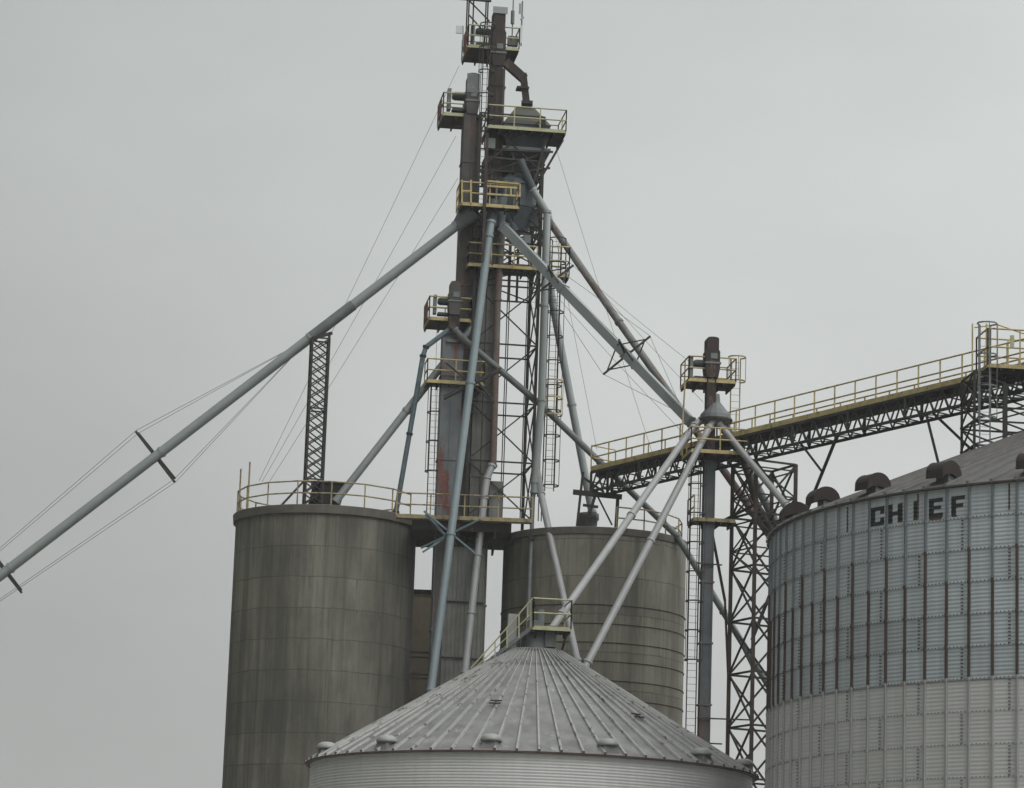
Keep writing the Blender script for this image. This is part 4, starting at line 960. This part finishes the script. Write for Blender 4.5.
# upper small ladder cage right of the head platform
ladder(e2, FE, EU(737, 395, .6), 1.0, EZ(737, 440), EZ(743, 354), M['yellow_old'], cz0=EZ(741, 378), depth=.5)
ladder(e2, FE, EU(694, 600, .2), .35, EZ(694, 735), EZ(690, 455), M['steel'], cz0=EZ(694, 660), depth=.5)
for py in (563, 718, 742):
    q = MB(); q.bar(E(697 if py != 742 else 683, py, -.1), E(752 if py == 718 else 722, py + 2, -.1), .06); q.build('tie_bar', M['brown_steel'], e2)
q = MB(); q.bar(E(685, 382, .05), E(681, 455, -.6), .07); q.build('hanger', M['yellow_old'], e2)
G2 = 'pale spouts fanning out from the cone distributor'
spout('pale spout from the cone distributor to the low bin peak, left of its twin', [E(702, 420, .3), E(694, 426, .2), at(562, 614, 123.6), at(551, 630, 123)], .155, M['galv_light'], seg=9, group=G2)
spout('pale spout passing behind the low bin roof, right of its twin', [E(713, 421, -.1), E(709, 428, -.2), at(588, 662, 127.5), at(560, 716, 126.5)], .155, M['galv_light'], seg=9, group=G2)
spout('short pale spout from the cone distributor toward the large bin', [E(719, 424, -.1), E(724, 430, -.1), at(785, 504, 131.0), at(812, 537, 130)], .15, M['galv_light'], seg=9, group=G2)
spout('dull spout half hidden behind the trestle legs', [E(723, 420, .9), at(735, 445, 138.6), at(772, 515, 139.5), at(815, 600, 140.5)], .19, M['galv_dark'], seg=4, group=G2)
q = MB(); q.tube(E(712, 462, .4), at(775, 528, 139), .16, n=12); 
# ------------------------------------------------------------------ guy wires
wires = [((459, 66, 143.6), (259, 481, 143), 'uppermost guy wire falling left from the top platform'),
         ((456, 136, 143.6), (262, 482, 142.6), 'guy wire falling left from the second elevator platform'),
         ((458, 178, 143.6), (268, 484, 142.4), 'guy wire falling left from the middle yellow platform'),
         ((437, 318, 143), (433, 510, 142), 'short wire hanging from the lowest elevator platform'),
         ((556, 148, 143.6), (652, 452, 139.5), 'guy wire falling right from the hopper platform'),
         ((551, 212, 143.2), (597, 450, 143.8), 'steep guy wire from the tower to the catwalk end'),
         ((566, 252, 143.2), (703, 402, 136.6), 'guy wire stretched right toward the rusty elevator platform'),
         ((569, 262, 143.2), (690, 362, 135.6), 'slack upper wire stretched right to the elevator head'),
         ((560, 300, 143.2), (690, 440, 137), 'lower wire stretched right under the square spout')]
for a, b, lb in wires:
    a, b = at(*a), at(*b); q = MB(); n = 12; sag = (b - a).length * .006
    q.path([a + (b - a) * (i / n) - V((0, 0, sag * 4 * (i / n) * (1 - i / n))) for i in range(n + 1)], .010, 5)
    o = q.build('guy_wire', M['wire'], None, b); tag(o, lb, 'wire', 'guy wires of the tower')

# ------------------------------------------------------------------ damp air
hz_ = MB(); FHZ = Frame(0, 0, 0); hz_.box(FHZ, -2010, 2010, -1010, 3010, -1, 56)
hm = bpy.data.materials.new('damp air'); hm.use_nodes = True; hn = hm.node_tree; hn.nodes.clear()
ho = hn.nodes.new('ShaderNodeOutputMaterial'); hv = hn.nodes.new('ShaderNodeVolumePrincipled'); hv.inputs['Color'].default_value = (.9, .93, .95, 1); hv.inputs['Density'].default_value = .0003; hn.links.new(hv.outputs[0], ho.inputs['Volume'])
hzo = hz_.build('haze', hm); hzo['kind'] = 'stuff'; hzo['label'] = 'thin grey damp air round the elevator and the bins'
# ------------------------------------------------------------------ sky, light, camera
w = bpy.data.worlds.new('World'); scene.world = w; w.use_nodes = True; nt = w.node_tree; bg = nt.nodes['Background']
SUN_E, SUN_A = math.radians(52), math.radians(150)     # azimuth clockwise from +Y
sky = nt.nodes.new('ShaderNodeTexSky'); sky.sky_type = 'NISHITA'; sky.sun_disc = False; sky.sun_elevation = SUN_E; sky.sun_rotation = SUN_A; sky.air_density = 1; sky.dust_density = 4
hs = nt.nodes.new('ShaderNodeHueSaturation'); hs.inputs['Saturation'].default_value = .12; nt.links.new(sky.outputs[0], hs.inputs['Color'])
tcn = nt.nodes.new('ShaderNodeTexCoord'); sep = nt.nodes.new('ShaderNodeSeparateXYZ'); nt.links.new(tcn.outputs['Generated'], sep.inputs[0])
rp = nt.nodes.new('ShaderNodeValToRGB'); nt.links.new(sep.outputs[2], rp.inputs[0])
cr_ = rp.color_ramp; cr_.elements[0].position = 0.0; cr_.elements[0].color = (4.75, 4.82, 4.72, 1); cr_.elements[1].position = 1.0; cr_.elements[1].color = (13.5, 13.8, 13.8, 1)
for pos, cc in ((.09, (4.95, 5.05, 4.93)), (.20, (5.3, 5.5, 5.38)), (.32, (5.6, 5.9, 5.8)), (.55, (8.4, 8.7, 8.6))):
    e = cr_.elements.new(pos); e.color = (*cc, 1)
mpn = nt.nodes.new('ShaderNodeMapping'); mpn.inputs['Scale'].default_value = (2.2, 2.2, 5); nt.links.new(tcn.outputs['Generated'], mpn.inputs[0])
nz = nt.nodes.new('ShaderNodeTexNoise'); nz.inputs['Scale'].default_value = 1.5; nz.inputs['Detail'].default_value = 5; nt.links.new(mpn.outputs[0], nz.inputs['Vector'])
rc = nt.nodes.new('ShaderNodeValToRGB'); rc.color_ramp.elements[0].position = .3; rc.color_ramp.elements[0].color = (.88, .88, .885, 1); rc.color_ramp.elements[1].position = .7; rc.color_ramp.elements[1].color = (1.10, 1.095, 1.09, 1); nt.links.new(nz.outputs[0], rc.inputs[0])
mu_ = nt.nodes.new('ShaderNodeMix'); mu_.data_type = 'RGBA'; mu_.blend_type = 'MULTIPLY'; mu_.inputs[0].default_value = 1; nt.links.new(rp.outputs[0], mu_.inputs[6]); nt.links.new(rc.outputs[0], mu_.inputs[7])
# brighter cloud towards the right (east)
gr = nt.nodes.new('ShaderNodeMath'); gr.operation = 'MULTIPLY_ADD'; gr.inputs[1].default_value = 1.25; gr.inputs[2].default_value = 1.07; nt.links.new(sep.outputs[0], gr.inputs[0])
mg = nt.nodes.new('ShaderNodeMix'); mg.data_type = 'RGBA'; mg.blend_type = 'MULTIPLY'; mg.inputs[0].default_value = 1; nt.links.new(mu_.outputs[2], mg.inputs[6]); nt.links.new(gr.outputs[0], mg.inputs[7])
mx = nt.nodes.new('ShaderNodeMix'); mx.data_type = 'RGBA'; mx.inputs[0].default_value = .12; nt.links.new(mg.outputs[2], mx.inputs[6]); nt.links.new(hs.outputs[0], mx.inputs[7])
nt.links.new(mx.outputs[2], bg.inputs['Color']); bg.inputs['Strength'].default_value = .10
sl = bpy.data.lights.new('sun', 'SUN'); sl.energy = .6; sl.angle = math.radians(25); sl.color = (1, .97, .93)
so = bpy.data.objects.new('sun', sl); COL.objects.link(so)
sd = V((math.sin(SUN_A) * math.cos(SUN_E), math.cos(SUN_A) * math.cos(SUN_E), math.sin(SUN_E)))
so.rotation_euler = sd.to_track_quat('Z', 'Y').to_euler(); so.location = (0, 60, 80)

cd = bpy.data.cameras.new('camera'); cd.sensor_width = 36; cd.lens = 36 * FOC / WID; cd.clip_end = 8000; cd.clip_start = .5
co = bpy.data.objects.new('camera', cd); COL.objects.link(co); scene.camera = co
from mathutils import Matrix
co.matrix_world = Matrix(((RT.x, UP.x, -FW.x, CAM.x), (RT.y, UP.y, -FW.y, CAM.y), (RT.z, UP.z, -FW.z, CAM.z), (0, 0, 0, 1)))
vs = scene.view_settings; vs.view_transform = 'Standard'; vs.look = 'None'; vs.exposure = 0; vs.gamma = 1; vs.use_curve_mapping = False
scene.render.resolution_x, scene.render.resolution_y = WID, HEI
